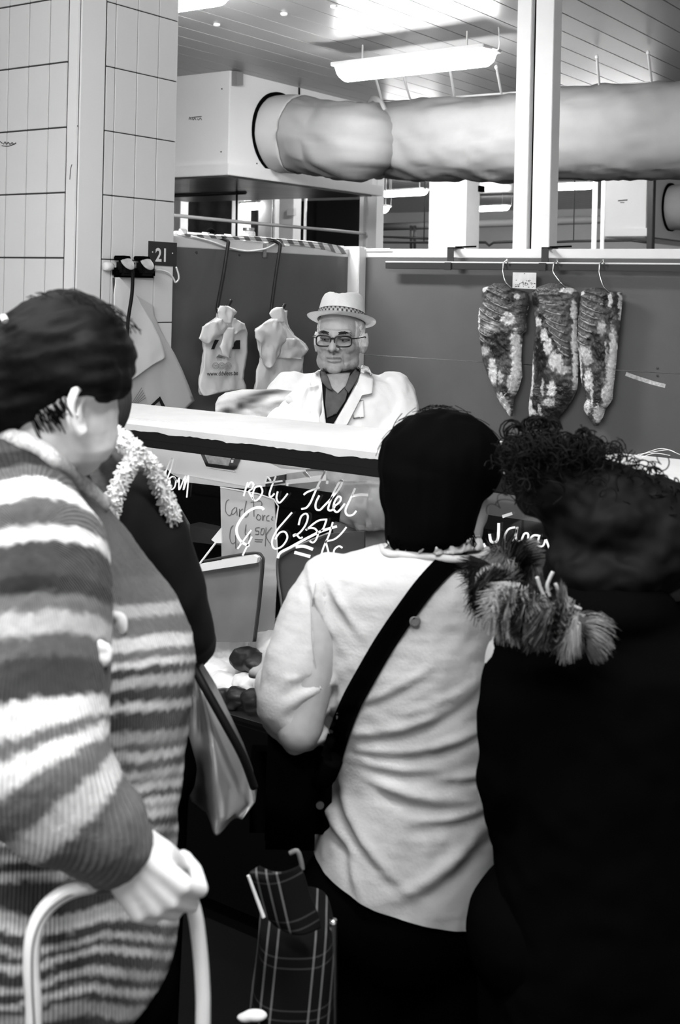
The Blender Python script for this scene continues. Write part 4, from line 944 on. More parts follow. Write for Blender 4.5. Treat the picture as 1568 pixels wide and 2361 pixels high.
def hand(bm, wrist, W, A, N, s=1.0, curl=(35, 50, 35), side=1, thumb_curl=.5, spread=0.02, tdir=(.026, .008, .014)):
    """wrist point, W across the palm (towards the little finger), A along the hand, N back of the hand"""
    W = W.normalized(); A = A.normalized(); N = N.normalized()
    roots = [(-.030, .088), (-.010, .094), (.010, .090), (.029, .082)]; lens = [(.040, .025, .021), (.045, .029, .022), (.042, .027, .022), (.033, .021, .019)]
    for i, ((w_, a_), ls) in enumerate(zip(roots, lens)):
        kn = wrist+(W*w_+A*a_)*s
        limb(bm, [(wrist+W*(w_*.55*s)+A*.015*s, .017*s), (kn, .0115*s)], 10)
        limb(bm, [(wrist+W*(w_*.6*s)+A*.05*s-N*.008*s, .013*s), (kn-N*.004*s, .011*s)], 10)
        p = kn; an = 0; pts = [(p, .0105*s)]
        for l, c, r_ in zip(ls, curl, (.0095, .0088, .0078)):
            an += math.radians(c); d = A*math.cos(an)-N*math.sin(an)+W*((i-1.5)*spread)
            p = p+d*(l*s); pts.append((p, r_*s))
        limb(bm, pts, 10)
    tb = wrist+(-W*.026+A*.022-N*.008)*s
    if tdir[0] < .01:
        t1 = tb+(-W*.004+A*.03-N*.012)*s; t2 = t1+(A*.026-N*.020+W*.004)*s; t3 = t2+(A*.010-N*.022)*s
    else: t1 = tb+(-W*tdir[0]+A*.03-N*tdir[2])*s; t2 = t1+(-W*tdir[1]+A*.03-N*(.010+.02*thumb_curl))*s; t3 = t2+(W*.008*thumb_curl+A*.022-N*.016*thumb_curl)*s
    limb(bm, [(tb, .016*s), (t1, .0135*s), (t2, .0105*s), (t3, .0085*s)], 10)
def strands(b, n, fn, r=.0012):
    for i in range(n): tube(b, fn(i), r, 4)

# ------------------------------------------------------------------ the butcher
DB = 4.2
bx = thing('person', 'man in white coat, pale trilby and dark-rimmed glasses behind the counter', 'person', PD(790, 1000, DB)*1.0 - Z*PD(790, 1000, DB).z)
yaw = math.radians(13)
hR = (R*math.cos(yaw)+F*math.sin(yaw)*-1).normalized()       # image right, turned
hF = (-F*math.cos(yaw)-R*math.sin(yaw)).normalized()         # face direction
hC = PD(783, 782, DB)
HSC = 1.10; RSC = HSC
def hp(x, y, z): return hC+(hR*x+hF*y+Z*z)*HSC
HA = (hR, hF, Z)
b = NB()
ball(b, hp(0, -.025, .035), (.075, .092, .085), HA, 24); ball(b, hp(0, .012, -.035), (.068, .068, .075), HA, 24)
ball(b, hp(0, .02, -.075), (.058, .055, .042), HA); ball(b, hp(.040, .018, -.068), (.030, .034, .034), HA); ball(b, hp(-.040, .018, -.068), (.030, .034, .034), HA)
ball(b, hp(0, .066, -.092), (.026, .020, .018), HA)
limb(b, [(hp(0, .074, .012), .010), (hp(0, .096, -.018), .0125), (hp(0, .098, -.026), .013)]); ball(b, hp(.014, .086, -.028), .0095); ball(b, hp(-.014, .086, -.028), .0095)
limb(b, [(hp(-.042, .062, .022), .012), (hp(-.015, .074, .020), .012), (hp(.015, .074, .020), .012), (hp(.042, .062, .022), .012)])
ball(b, hp(.036, .052, -.022), (.028, .024, .024), HA); ball(b, hp(-.036, .052, -.022), (.028, .024, .024), HA)
limb(b, [(hp(-.022, .072, -.055), .005), (hp(0, .081, -.052), .006), (hp(.022, .072, -.055), .005)]); limb(b, [(hp(-.018, .072, -.063), .006), (hp(0, .080, -.064), .007), (hp(.018, .072, -.063), .006)])
for sx in (-1, 1):
    ea = (hR*1.0, (hF*.8+hR*.5*sx).normalized(), Z)
    ball(b, hp(sx*.079, -.012, -.010), (.008, .019, .033), (hR, (hF+hR*-.5*sx).normalized(), Z)); ball(b, hp(sx*.084, -.022, -.004), (.006, .012, .028), HA)
    ball(b, hp(sx*.076, -.008, -.036), (.007, .009, .010), HA)
neckB = hp(0, -.04, -.17)
limb(b, [(hp(0, -.015, -.06), .056), (hp(0, -.02, -.11), .056), (neckB, .066)])
# body core, arms and hands
sh = lambda u, v, d=DB: PD(u, v, d)
limb(b, [(neckB, .07), (sh(790, 1000), .12), (sh(790, 1200), .12)]); 
wristR = PD(640, 955, 3.86); wristL = PD(900, 1060, 3.92)
limb(b, [(sh(668, 905, DB), .05), (PD(640, 985, 4.12), .042), (wristR, .03)]); limb(b, [(sh(915, 905), .05), (PD(935, 1020, 4.15), .042), (wristL, .03)])
hand(b, wristR, (-F*.9+Z*.2), (-R*.95-Z*.1), Z, 1.0, (30, 45, 30))
hand(b, wristL, R, (-F*.6-R*.5-Z*.5), Z, 1.0, (25, 35, 25))
fl = sh(790, 1000); legs(b, (sh(750, 1000).x, sh(750, 1000).y, .85), (sh(830, 1000).x, sh(830, 1000).y, .85), sh(750, 1000), sh(830, 1000))
limb(b, [(sh(790, 1200), .13), (Vector((fl.x, fl.y, .9)), .13)])
me = remesh(b, .004, 3)
def groove(me, lines, depth, wid):
    segs = [(Vector(a), Vector(c)) for L_ in lines for a, c in zip(L_, L_[1:])]
    lo = min(min(a.z, c.z) for a, c in segs)-.03; hi = max(max(a.z, c.z) for a, c in segs)+.03
    ns = [v.normal.copy() for v in me.vertices]
    for v, n in zip(me.vertices, ns):
        if not lo < v.co.z < hi: continue
        best = 9
        for a, c in segs:
            ab = c-a; t = max(0, min(1, (v.co-a).dot(ab)/ab.length_squared)); best = min(best, (v.co-(a+ab*t)).length)
        if best < wid*3: v.co -= n*depth*math.exp(-(best/wid)**2)
    me.update()
gl = []
for sx in (-1, 1):
    gl.append([hp(sx*.018, .088, -.026), hp(sx*.030, .076, -.044), hp(sx*.034, .066, -.066), hp(sx*.032, .058, -.080)])
    gl.append([hp(sx*.012, .078, -.010), hp(sx*.034, .070, -.012), hp(sx*.050, .052, -.008)])
    gl.append([hp(sx*.005, .085, .024), hp(sx*.008, .086, .034)])
gl.append([hp(-.024, .076, -.0585), hp(0, .088, -.0575), hp(.024, .076, -.0585)])
gl.append([hp(-.02, .08, -.078), hp(0, .083, -.076), hp(.02, .08, -.078)])
gl.append([hp(-.04, .07, .045), hp(0, .078, .046), hp(.04, .07, .045)])
groove(me, gl, .0060, .0036)
eyes_c = [hp(-.029, .068, .002), hp(.029, .068, .002)]
for v in me.vertices:                                           # eye sockets
    for e in eyes_c:
        q = (v.co-e); dd = math.sqrt((q.dot(hR)/.018)**2+(q.z/.011)**2)
        if dd < 2 and q.dot(hF) > -.03: v.co -= hF*.008*math.exp(-dd*dd)
me.update()
def bcol(p):
    q = (p-hC)/HSC; x, y, z = q.dot(hR), q.dot(hF), q.z
    c = .29
    if z < -.03 and y > .0: c *= .86+.1*nz(p, 160, 3)                     # stubble
    m = math.exp(-((z+.0585)/.0028)**2)*(1 if abs(x) < .024 and y > .06 else 0); c *= 1-.75*m
    for e in eyes_c:
        r_ = p-e; dd = (r_.dot(hR)/.022)**2+(r_.z/.014)**2
        if y > .03: c *= 1-.6*math.exp(-dd)  # shade of the eye sockets painted into the skin
    for sx in (-1, 1):
        dd = ((x-sx*.009)/.006)**2+((z+.034)/.005)**2
        if y > .07: c *= 1-.7*math.exp(-dd)
    if abs(x) > .055 and -.02 < z < .06 and y < .03: c = .55+.2*nz(p, 90, 5)   # white sideburns
    return c*(1+.12*nz(p, 45, 1))
vcol(me, bcol)
link_mesh('body', me, mat('weathered_skin', .4, .5, .3, attr='Col', bump=.15, bscale=160), bx, smooth=True)
for sx in (-1, 1):
    e = hp(sx*.029, .056, .000); b = NB(); ball(b, e, .0125); ey = obj('eye', b, mat('eye_white', .13, .4, .3), bx, smooth=True)
    b = NB(); ball(b, e+hF*.0088-hR*.0015, (.0058, .0045, .0058), HA); obj('iris', b, M_black, ey, smooth=True)
    b = NB(); limb(b, [(hp(sx*.029-.016, .060, .006), .0045), (hp(sx*.029, .069, .0075), .0058), (hp(sx*.029+.016, .060, .005), .0045)], 8); obj('eyelid', b, mat('eyelid', .14, .6, .2), bx, smooth=True)
    b = NB()
    for k in range(150):
        f_ = random.random(); p = hp(sx*(.012+.036*f_), .083-.020*f_*f_, .0205+.0035*math.sin(f_*PI)+random.uniform(-.0035, .0035)); tube(b, [p, p+hR*(sx*.007)+Z*random.uniform(-.002, .003)+hF*.003], [.0012, .0004], 4)
    obj('eyebrow', b, mat('grey_brow', .025, .8, .1), bx, kind='stuff')
    b = NB()
    for k in range(130):
        a = random.uniform(-.07, .02); zz = random.uniform(-.02, .05); p = hp(sx*(.073-abs(a+.02)*.12), a, zz); tube(b, [p, p+Z*-.012+hR*(sx*.003)+hF*random.uniform(-.004, .004)], [.0011, .0004], 4)
    obj('side_hair', b, mat('white_hair', .6, .6, .2), bx, kind='stuff')
# glasses, worn: a thing of their own
gls = thing('eyeglasses', 'dark thick-rimmed eyeglasses on the man in the white coat', 'glasses', hp(0, .09, -.01))
M_rims = mat('dark_rims', .006, .35, .4)
for sx in (-1, 1):
    cxx = sx*.0315; rim = []
    for k in range(41):
        a = 2*PI*k/40; ca, sa = math.cos(a), math.sin(a)
        x = cxx+.0255*math.copysign(abs(ca)**.55, ca); z = -.003+.0165*math.copysign(abs(sa)**.6, sa)
        rim.append(hp(x, .0985-.9*max(0, abs(x)-.03)**1.5*3-.004*abs(x)/.03, z))
    b = NB(); tube(b, rim, .0024, 8, caps=False); obj('rim', b, M_rims, gls, smooth=True)
    b = NB(); b.faces.new([b.verts.new(p) for p in rim[:-1]]); obj('lens', b, glass_mat('spectacle_lens', .93, .06), gls)
    b = NB(); tube(b, [hp(sx*.057, .090, .006), hp(sx*.072, .07, .007), hp(sx*.083, -.005, .010), hp(sx*.083, -.03, -.008)], .0018, 6); obj('temple', b, M_rims, gls)
b = NB(); tube(b, catmull([hp(-.008, .0955, .004), hp(0, .099, .007), hp(.008, .0955, .004)]), .0024, 8); obj('bridge', b, M_rims, gls)
# trilby
tb = math.radians(15)
tF = (hF*math.cos(tb)+Z*math.sin(tb)).normalized(); tU = (Z*math.cos(tb)-hF*math.sin(tb)).normalized(); tC = hp(.002, -.012, .058)
hat = thing('trilby_hat', 'pale straw trilby with a dark woven band on the man', 'hat', tC)
def tp(x, y, z): return tC+(hR*x+tF*y+tU*z)*HSC
b = NB(); rings_ = []; n_ = 48
prof = [(0, 1.0), (.012, 1.0), (.03, .97), (.05, .93), (.07, .88), (.084, .80), (.093, .66), (.098, .45), (.099, .2)]
for z_, s_ in prof:
    ring = []
    for k in range(n_):
        a = 2*PI*k/n_; ca, sa = math.cos(a), math.sin(a)
        rx, ry = .0765*s_, .097*s_
        x, y = rx*ca, ry*sa
        zz = z_
        top = max(0, (z_-.05)/.05)
        zz -= top*.020*math.exp(-(x/.022)**2)*(1 if y < .06 else .5)         # centre crease
        pinch = max(0, sa)**2*max(0, (z_-.04)/.06); x *= 1-.32*pinch
        zz -= max(0, sa)*.012*top
        ring.append(b.verts.new(tp(x, y, zz)))
    rings_.append(ring)
for A, B in zip(rings_, rings_[1:]):
    for k in range(n_): b.faces.new((A[k], A[(k+1) % n_], B[(k+1) % n_], B[k]))
b.faces.new(rings_[-1]); bmesh.ops.solidify(b, geom=b.faces[:], thickness=.002)
M_straw = mat('pale_straw', .90, .7, .2, var=.03, scale=60, bump=.15, bscale=200)
obj('crown', b, M_straw, hat, smooth=True)
b = NB(); rr_ = []
for j in range(7):
    f_ = j/6; ring = []
    for k in range(n_):
        a = 2*PI*k/n_; ca, sa = math.cos(a), math.sin(a)
        rx = .0765+(.110-.0765)*f_; ry = .097+(.140-.097)*f_
        lift = f_**1.6*(.010*abs(ca)**3 + .002*max(0, sa)**2 + .010*max(0, -sa)**2)
        ring.append(b.verts.new(tp(rx*ca, ry*sa, lift-.002)))
    rr_.append(ring)
for A, B in zip(rr_, rr_[1:]):
    for k in range(n_): b.faces.new((A[k], A[(k+1) % n_], B[(k+1) % n_], B[k]))
bmesh.ops.solidify(b, geom=b.faces[:], thickness=.002)
obj('brim', b, M_straw, hat, smooth=True)
def band_mat():
    m = bpy.data.materials.new('woven_band'); m.use_nodes = True; nt = m.node_tree; N = nt.nodes; L = nt.links; bs = N['Principled BSDF']; bs.inputs['Roughness'].default_value = .7
    at = N.new('ShaderNodeAttribute'); at.attribute_name = 'Col'; L.new(at.outputs['Color'], bs.inputs['Base Color']); return m
b = NB(); cl = b.verts.layers.float_color.new('Col'); rg = []
NB2 = 240
for j in range(6):
    f_ = j/5; ring = []
    for k in range(NB2):
        a = 2*PI*k/NB2; ca, sa = math.cos(a), math.sin(a); vv = b.verts.new(tp((.0785-.002*f_)*ca, (.099-.0025*f_)*sa, .002+.024*f_))
        d = (k+abs(j-2.5)*3.0) % 7 < 3.4; c = .015 if (d or j in (0, 5)) else .33
        vv[cl] = (c, c, c, 1); ring.append(vv)
    rg.append(ring)
for A, B in zip(rg, rg[1:]):
    for k in range(NB2): b.faces.new((A[k], A[(k+1) % NB2], B[(k+1) % NB2], B[k]))
obj('hat_band', b, band_mat(), hat, smooth=True)
# white coat
RSC = 1.0
b = NB()
rings(b, [(846,758,815,DB+.03,.06),(858,722,850,DB+.01,.085),(868,690,880,DB,.105),(880,656,914,DB,.120),(900,640,936,DB,.135),(940,640,945,DB,.145),(1000,645,945,DB,.15),(1100,650,938,DB,.15),(1300,640,950,DB,.15),(1600,635,955,DB,.15)], 48, 2.3)
limb(b, [(PD(672, 905, DB-.01), .078), (PD(640, 950, 4.12), .076), (PD(622, 985, 4.0), .066), (PD(640, 965, 3.90), .054)])
limb(b, [(PD(905, 905, DB-.01), .078), (PD(922, 960, 4.16), .074), (PD(915, 1035, 4.08), .064), (PD(905, 1058, 3.96), .052)])
mc = remesh(b, .007, 4)
displace(mc, lambda p, n: .006*nz(p, 14, 2)+.004*noise.noise(Vector((p.dot(R)*30, p.z*9, 4)))+.003*nz(p, 40, 6))
bvc = bvh_of(mc)
link_mesh('coat', mc, mat('white_coat_cotton', .66, .8, .15, bump=.1, bscale=90), bx, smooth=True)
fall = depthf(DB-.13)
def surfpatch(name, outline, bv, fallf, off, th, m, par, cuts=3):
    b = NB(); vs = [b.verts.new((u, v, 0)) for u, v in outline]; b.faces.new(vs)
    bmesh.ops.triangulate(b, faces=b.faces[:])
    for _ in range(cuts):
        bmesh.ops.subdivide_edges(b, edges=[e for e in b.edges if e.calc_length() > 6], cuts=1)
        bmesh.ops.triangulate(b, faces=b.faces[:])
    g = on(bv, fallf, off)
    for v in b.verts: v.co = g(v.co.x, v.co.y)
    bmesh.ops.solidify(b, geom=b.faces[:], thickness=th)
    return obj(name, b, m, par, smooth=True)
M_shirt = mat('dark_shirt', .075, .85, .1, var=.2, scale=40)
M_shirtb = mat('waistcoat_and_shade', .006, .9, .1)
surfpatch('neck_skin', [(750,862),(808,858),(798,888),(779,906),(763,892)], bvc, fall, .020, .003, mat('throat_skin', .28, .6, .2, var=.15, scale=60), bx)
surfpatch('waistcoat', [(738,866),(752,852),(828,846),(832,858),(800,920),(768,976),(750,976),(742,920)], bvc, fall, .010, .004, M_shirtb, bx)  # black waistcoat; its right strip is painted shade inside the coat edge
surfpatch('shirt_front', [(752,884),(764,890),(779,904),(797,888),(806,886),(796,922),(776,952),(754,962),(750,930)], bvc, fall, .016, .004, M_shirt, bx)
surfpatch('shirt_collar', [(737,856),(745,848),(757,870),(766,898),(754,892),(741,876)], bvc, fall, .030, .005, M_shirt, bx)
surfpatch('shirt_collar', [(824,845),(832,850),(824,874),(804,904),(795,894),(806,868)], bvc, fall, .030, .005, M_shirt, bx)
M_lapel = mat('white_coat_cotton', .76)
surfpatch('lapel', [(834,840),(850,846),(862,872),(858,905),(835,910),(800,978),(768,980),(800,925),(826,880)], bvc, fall, .020, .005, M_lapel, bx)
surfpatch('lapel', [(736,852),(742,880),(745,920),(752,978),(735,980),(722,920),(716,880),(720,862)], bvc, fall, .018, .005, M_lapel, bx)
surfpatch('breast_pocket', [(812,928),(838,922),(840,960),(815,964)], bvc, fall, .008, .003, M_lapel, bx)
# slab of meat in paper held by the butcher
ms = thing('held_meat', 'pale fatty slab of meat held up over the counter by the man', 'meat', PD(610, 970, 3.80))
b = NB(); sheet(b, [(897,560,640),(905,520,700),(915,505,735),(930,498,742),(950,498,742),(965,500,735),(982,505,730)], depthf(3.82), -F, 40, 6, lambda s, t, u, v: .03*math.sin(PI*s)*math.sin(PI*min(1, t+.15))+.012*noise.noise(Vector((u*.03, v*.06, 2))), .02); 
cl = b.verts.layers.float_color.new('Col')
for v in b.verts:
    q = v.co-C0; d = q.dot(F); u = U0+FPX*q.dot(R)/d; vv = V0-FPX*q.z/d
    n1 = noise.noise(Vector((u*.012+vv*.02, vv*.05-u*.012, 1))); c = .58
    for (a, bb, ra, rb) in ((530,955,18,18),(600,915,50,9),(640,905,40,7),(585,930,30,9),(560,940,14,16),(700,968,25,6)):
        c *= 1-.9*math.exp(-((u-a)/ra)**2-((vv-bb+.18*(u-a))/rb)**2)
    c *= 1+.5*n1; v[cl] = (c, c, c, 1)
obj('slab', b, mat('pale_slab', .5, .5, .3, attr='Col', bump=.2, bscale=50), ms, smooth=True)
b = NB(); sheet(b, [(888,690,742),(905,670,744),(930,640,742),(955,620,738),(982,600,735)], depthf(3.78), -F, 20, 5, crumple(90, .02), .003); obj('wrapping_paper', b, M_paper, ms, smooth=True)

# ------------------------------------------------------------------ woman in the striped sweater
DW = 1.52
p_ = PD(170, 1500, DW); ws = thing('person', 'dark-haired woman in a striped knit sweater gripping a trolley handle', 'person', (p_.x, p_.y, 0))
b = NB()
ball(b, PD(150, 868, DW), (.072, .088, .082), VA, 24); 
limb(b, [(PD(178, 950, DW-.01), .052), (PD(190, 1000, DW), .046), (PD(186, 1045, DW+.01), .030)])
ball(b, PD(215, 930, DW+.01), (.03, .06, .05), VA); ball(b, PD(228, 965, DW+.02), (.022, .05, .045), VA); ball(b, PD(205, 1020, DW+.02), (.026, .05, .03), VA)
limb(b, [(PD(120, 960, DW), .058), (PD(80, 1050, DW), .058), (PD(40, 1130, DW), .06)])
# ear
ex_ = (R*.9+F*.25).normalized(); ez_ = (Z*.97+R*.12).normalized(); en_ = ex_.cross(ez_)
limb(b, [(PD(u, v, d), .0060) for u, v, d in ((210,914,DW-.062),(204,897,DW-.072),(190,888,DW-.080),(176,896,DW-.088),(166,918,DW-.092),(162,946,DW-.092),(165,972,DW-.088),(173,990,DW-.082),(184,1001,DW-.076),(193,993,DW-.068))], 8)
limb(b, [(PD(u, v, d), .0045) for u, v, d in ((198,915,DW-.066),(186,925,DW-.074),(181,948,DW-.078),(186,972,DW-.072))], 8)
ball(b, PD(184, 945, DW-.058), (.012, .008, .028), (ex_, en_, ez_)); ball(b, PD(184, 990, DW-.064), (.009, .007, .011), (ex_, en_, ez_))
# torso core, arm, hand, legs
limb(b, [(PD(30, 1200, DW), .06), (PD(150, 1500, DW+.03), .11), (PD(130, 2000, DW), .10)])
wr_ = PD(262, 1950, 1.285)
limb(b, [(PD(40, 1230, 1.42), .06), (PD(60, 1500, 1.36), .055), (PD(90, 1780, 1.27), .048), (PD(200, 1880, 1.28), .036), (wr_, .027)])
Ad = (R*.60+F*.12-Z*.74).normalized(); Wd = -(R*.78+Z*.62); Wd = (Wd-Ad*Wd.dot(Ad)).normalized()
Nd = Wd.cross(Ad).normalized()
if Nd.dot(-F) < 0: Nd = -Nd
hand(b, wr_, Wd, Ad, Nd, .95, (42, 78, 55), thumb_curl=1.6, tdir=(.004, .004, .018))
hipz = PD(110, 2270, DW+.02); legs(b, hipz-R*.07, hipz+R*.07, hipz-R*.08+F*.02, hipz+R*.08+F*.05, .08, .05)
me = remesh(b, .0036, 2)
bvw = bvh_of(me)
link_mesh('body', me, M_skinpale, ws, smooth=True)
# trousers
b = NB(); legs(b, hipz-R*.07, hipz+R*.07, hipz-R*.08+F*.02, hipz+R*.08+F*.05, .10, .075); ball(b, hipz, (.14, .13, .10), VA)
link_mesh('trousers', remesh(b, .012, 3), M_trou, ws, smooth=True)
shoes(ws, [hipz-R*.08+F*.02, hipz+R*.08+F*.05], (R*.5+F*.8))
# hair
b = NB()
hc = PD(146, 828, DW+.01)
ball(b, hc, (.088, .108, .090), VA, 28); ball(b, PD(70, 860, DW+.02), (.075, .10, .085), VA, 24); ball(b, PD(225, 832, DW+.01), (.048, .10, .058), VA, 20)
ball(b, PD(30, 920, DW), (.055, .08, .06), VA, 20); ball(b, PD(60, 965, DW+.0), (.030, .06, .034), VA, 16)
limb(b, [(PD(195, 820, DW-.06), .034), (PD(235, 872, DW-.055), .026), (PD(243, 905, DW-.05), .015)]); limb(b, [(PD(150, 870, DW-.075), .022), (PD(215, 872, DW-.075), .018), (PD(268, 880, DW-.02), .022)]); limb(b, [(PD(60, 930, DW-.06), .022), (PD(110, 905, DW-.07), .02), (PD(160, 885, DW-.078), .014)])
ball(b, PD(275, 840, DW+.06), (.018, .03, .03), VA, 16)
me = remesh(b, .005, 4)
displace(me, lambda p, n: .004*noise.noise(Vector((p.dot(R)*18+p.z*22, p.z*70-p.dot(R)*20, p.dot(F)*20)))+.0015*noise.noise(Vector((p.dot(R)*60+p.z*60, p.z*200-p.dot(R)*60, 3))))
hr = link_mesh('hair', me, M_hairb, ws, smooth=True)
b = NB()
for k in range(110):
    u = random.uniform(60, 290); v = 668+.0026*(u-130)**2+random.uniform(0, 25); d = DW+random.uniform(-.05, .05)
    tube(b, catmull([PD(u, v, d), PD(u+random.uniform(5, 25), v-4+random.uniform(0, 10), d), PD(u+random.uniform(20, 45), v+14+random.uniform(0, 14), d)], 3), .0006, 4)
obj('flyaway_strands', b, M_hairb, hr, kind='stuff')
b = NB()
for k in range(55):
    u = random.uniform(70, 150); v = random.uniform(935, 975)-(u-70)*.35; gw = on(bvw, depthf(DW-.05), .0015); e_ = random.uniform(15, 50)
    tube(b, catmull([gw(u, v), gw(u+8, v+e_*.5), gw(u+20, v+e_)], 3), [.0009]*6+[.0002], 4)
obj('nape_strands', b, M_hairb, hr, kind='stuff')
b = NB(); tube(b, [PD(7, 730, DW-.07), PD(12, 740, DW-.075)], .004, 8); obj('hair_clip', b, M_whitematt, hr)
# sweater with stripes laid along sleeve and body
ARM = [(PD(10, 1160, 1.47), .085), (PD(52, 1290, 1.395), .100), (PD(62, 1450, 1.345), .098), (PD(60, 1620, 1.305), .090), (PD(78, 1760, 1.275), .082), (PD(142, 1845, 1.275), .070), (PD(222, 1905, 1.28), .056), (PD(254, 1945, 1.285), .046)]
TOR = [(985,-10,55,DW+.01,.05),(1010,-60,120,DW+.01,.075),(1050,-110,160,DW+.02,.11),(1100,-150,198,DW+.04,.15),(1200,-180,252,DW+.05,.18),(1300,-190,316,DW+.06,.20),(1400,-190,398,DW+.07,.21),(1480,-185,448,DW+.07,.21),(1540,-180,452,DW+.07,.21),(1620,-180,442,DW+.07,.21),(1700,-180,432,DW+.07,.20),(1800,-180,420,DW+.06,.20),(1900,-180,408,DW+.05,.20),(2000,-180,402,DW+.04,.20),(2100,-170,412,DW+.03,.20),(2160,-160,410,DW+.03,.20),(2220,-150,392,DW+.02,.20),(2290,-130,330,DW,.18),(2340,-110,260,DW-.01,.15)]
b = NB(); rings(b, TOR, 56, 2.2); limb(b, ARM, 24)
sw = remesh(b, .006, 5)
arm_len = [0]
for (p, r_), (q, s_) in zip(ARM, ARM[1:]): arm_len.append(arm_len[-1]+(q-p).length)
def arm_param(p):
    best = 9; W8 = []
    for i in range(len(ARM)-1):
        a, ra = ARM[i]; c, rc = ARM[i+1]; ab = c-a; t = (p-a).dot(ab)/ab.length_squared; tc = max(0, min(1, t)); d = (p-(a+ab*tc)).length-(ra+(rc-ra)*tc)
        te = max(-.9, min(1.9, t)); tt = arm_len[i]+ab.length*(t if (i == len(ARM)-2 or i == 0) else te)
        W8.append((d+.35*abs(te-tc)*ab.length, tt)); best = min(best, d)
    m = min(w[0] for w in W8); ws_ = [(math.exp(-(w[0]-m)/.016), w[1]) for w in W8]
    return best, sum(a*t_ for a, t_ in ws_)/sum(a for a, t_ in ws_)
def px(p):
    q = p-C0; d = q.dot(F); x = q.dot(R)/d; y = -q.z/d
    return U0+FPX*(x*math.cos(RHO)-y*math.sin(RHO)), V0+FPX*(x*math.sin(RHO)+y*math.cos(RHO))
def interp(tab, x):
    if x <= tab[0][0]: return tab[0][1]
    for (a, c), (d, e) in zip(tab, tab[1:]):
        if x <= d: return c+(e-c)*(x-a)/(d-a) if d > a else e
    return tab[-1][1]
def bands(lst, soft):
    out = []
    for (a, g), (n_a, n_g) in zip(lst, lst[1:]): out += [(a, g), (n_a-soft, g)]
    out.append(lst[-1]); return out
def arm_s(u, v, d):
    return arm_param(PD(u, v, d))[1]
# sleeve bands in metres along the sleeve, read off where the bands cross the middle of the sleeve
def av(v): 
    for i in range(len(ARM)-1):
        va, vb = px(ARM[i][0])[1], px(ARM[i+1][0])[1]
        if va <= v <= vb: return arm_len[i]+(arm_len[i+1]-arm_len[i])*(v-va)/(vb-va)
    return arm_len[-1] if v > 1900 else -.1
W_, L_, G_, D_, K_ = .62, .36, .115, .034, .010
SLV = bands([(-.2, D_), (av(1175), K_), (av(1212), G_*.6), (av(1240), W_), (av(1284), G_*.7), (av(1326), W_), (av(1352), D_), (av(1415), K_*1.2), (av(1448), G_), (av(1483), L_*1.1), (av(1528), G_*.8), (av(1575), D_*1.1), (av(1662), W_), (av(1720), G_), (av(1748), W_), (av(1778), G_*1.1), (av(1830), L_*1.35), (av(1874), G_*.9), (av(1990), G_*.9)], .004)
def tz(v): return v
TORB = bands([(900, L_), (1030, D_*1.2), (1180, G_*.6), (1330, G_*.8), (1395, L_), (1425, G_), (1470, W_), (1500, G_*1.1), (1524, W_), (1540, D_), (1562, L_*1.1), (1588, D_*.8), (1622, W_), (1642, D_), (1690, L_), (1716, G_), (1736, W_), (1756, G_), (1778, W_), (1796, L_*.7), (1808, W_), (1826, D_*1.5), (1842, W_), (1856, L_*.8), (1872, W_), (1890, D_*1.4), (1912, W_*.9), (1926, G_), (1944, L_), (1965, D_), (1990, L_), (2010, D_), (2050, D_), (2085, L_), (2110, W_*.8), (2130, D_), (2155, L_), (2170, D_*1.2), (2188, W_*.7), (2205, D_), (2235, L_), (2255, D_), (2275, W_*.7), (2292, D_), (2310, L_*.8), (2340, D_)], 5)
sw.color_attributes.new('Col', 'FLOAT_COLOR', 'POINT'); sw.attributes.new('knit', 'FLOAT', 'POINT'); cA = sw.attributes['Col']; kA = sw.attributes['knit']
axT = PD(130, 1500, DW+.06)
for i, v in enumerate(sw.vertices):
    p = v.co; d, t = arm_param(p); jag = .0035*noise.noise(p*90)+.0025*noise.noise(p*260)
    u, vv = px(p)
    if d < .012:
        c = interp(SLV, t+jag)
        kn = math.atan2((p-ARM[3][0]).dot(R), -(p-ARM[3][0]).dot(F))*.095
    else:
        # body bands dip towards the back and rise to the bust
        zz = vv+.10*(u-330)*(1 if vv > 1450 else 1.0)+ .00045*max(0, 330-u)**1.6 + 7*noise.noise(Vector((u*.012, vv*.006, 3))) + (14*math.sin(u*.02+vv*.01) if vv > 2060 else 0)
        c = interp(TORB, zz+jag*900)
        kn = math.atan2((p-axT).dot(R), -(p-axT).dot(F))*.22
    c *= 1+.22*noise.noise(p*140)
    cA.data[i].color = (c, c, c, 1); kA.data[i].value = kn
displace(sw, lambda p, n: .006*nz(p, 9, 3)+.004*noise.noise(Vector((p.dot(R)*12, p.z*24, 1)))+.0015*nz(p, 120, 5))
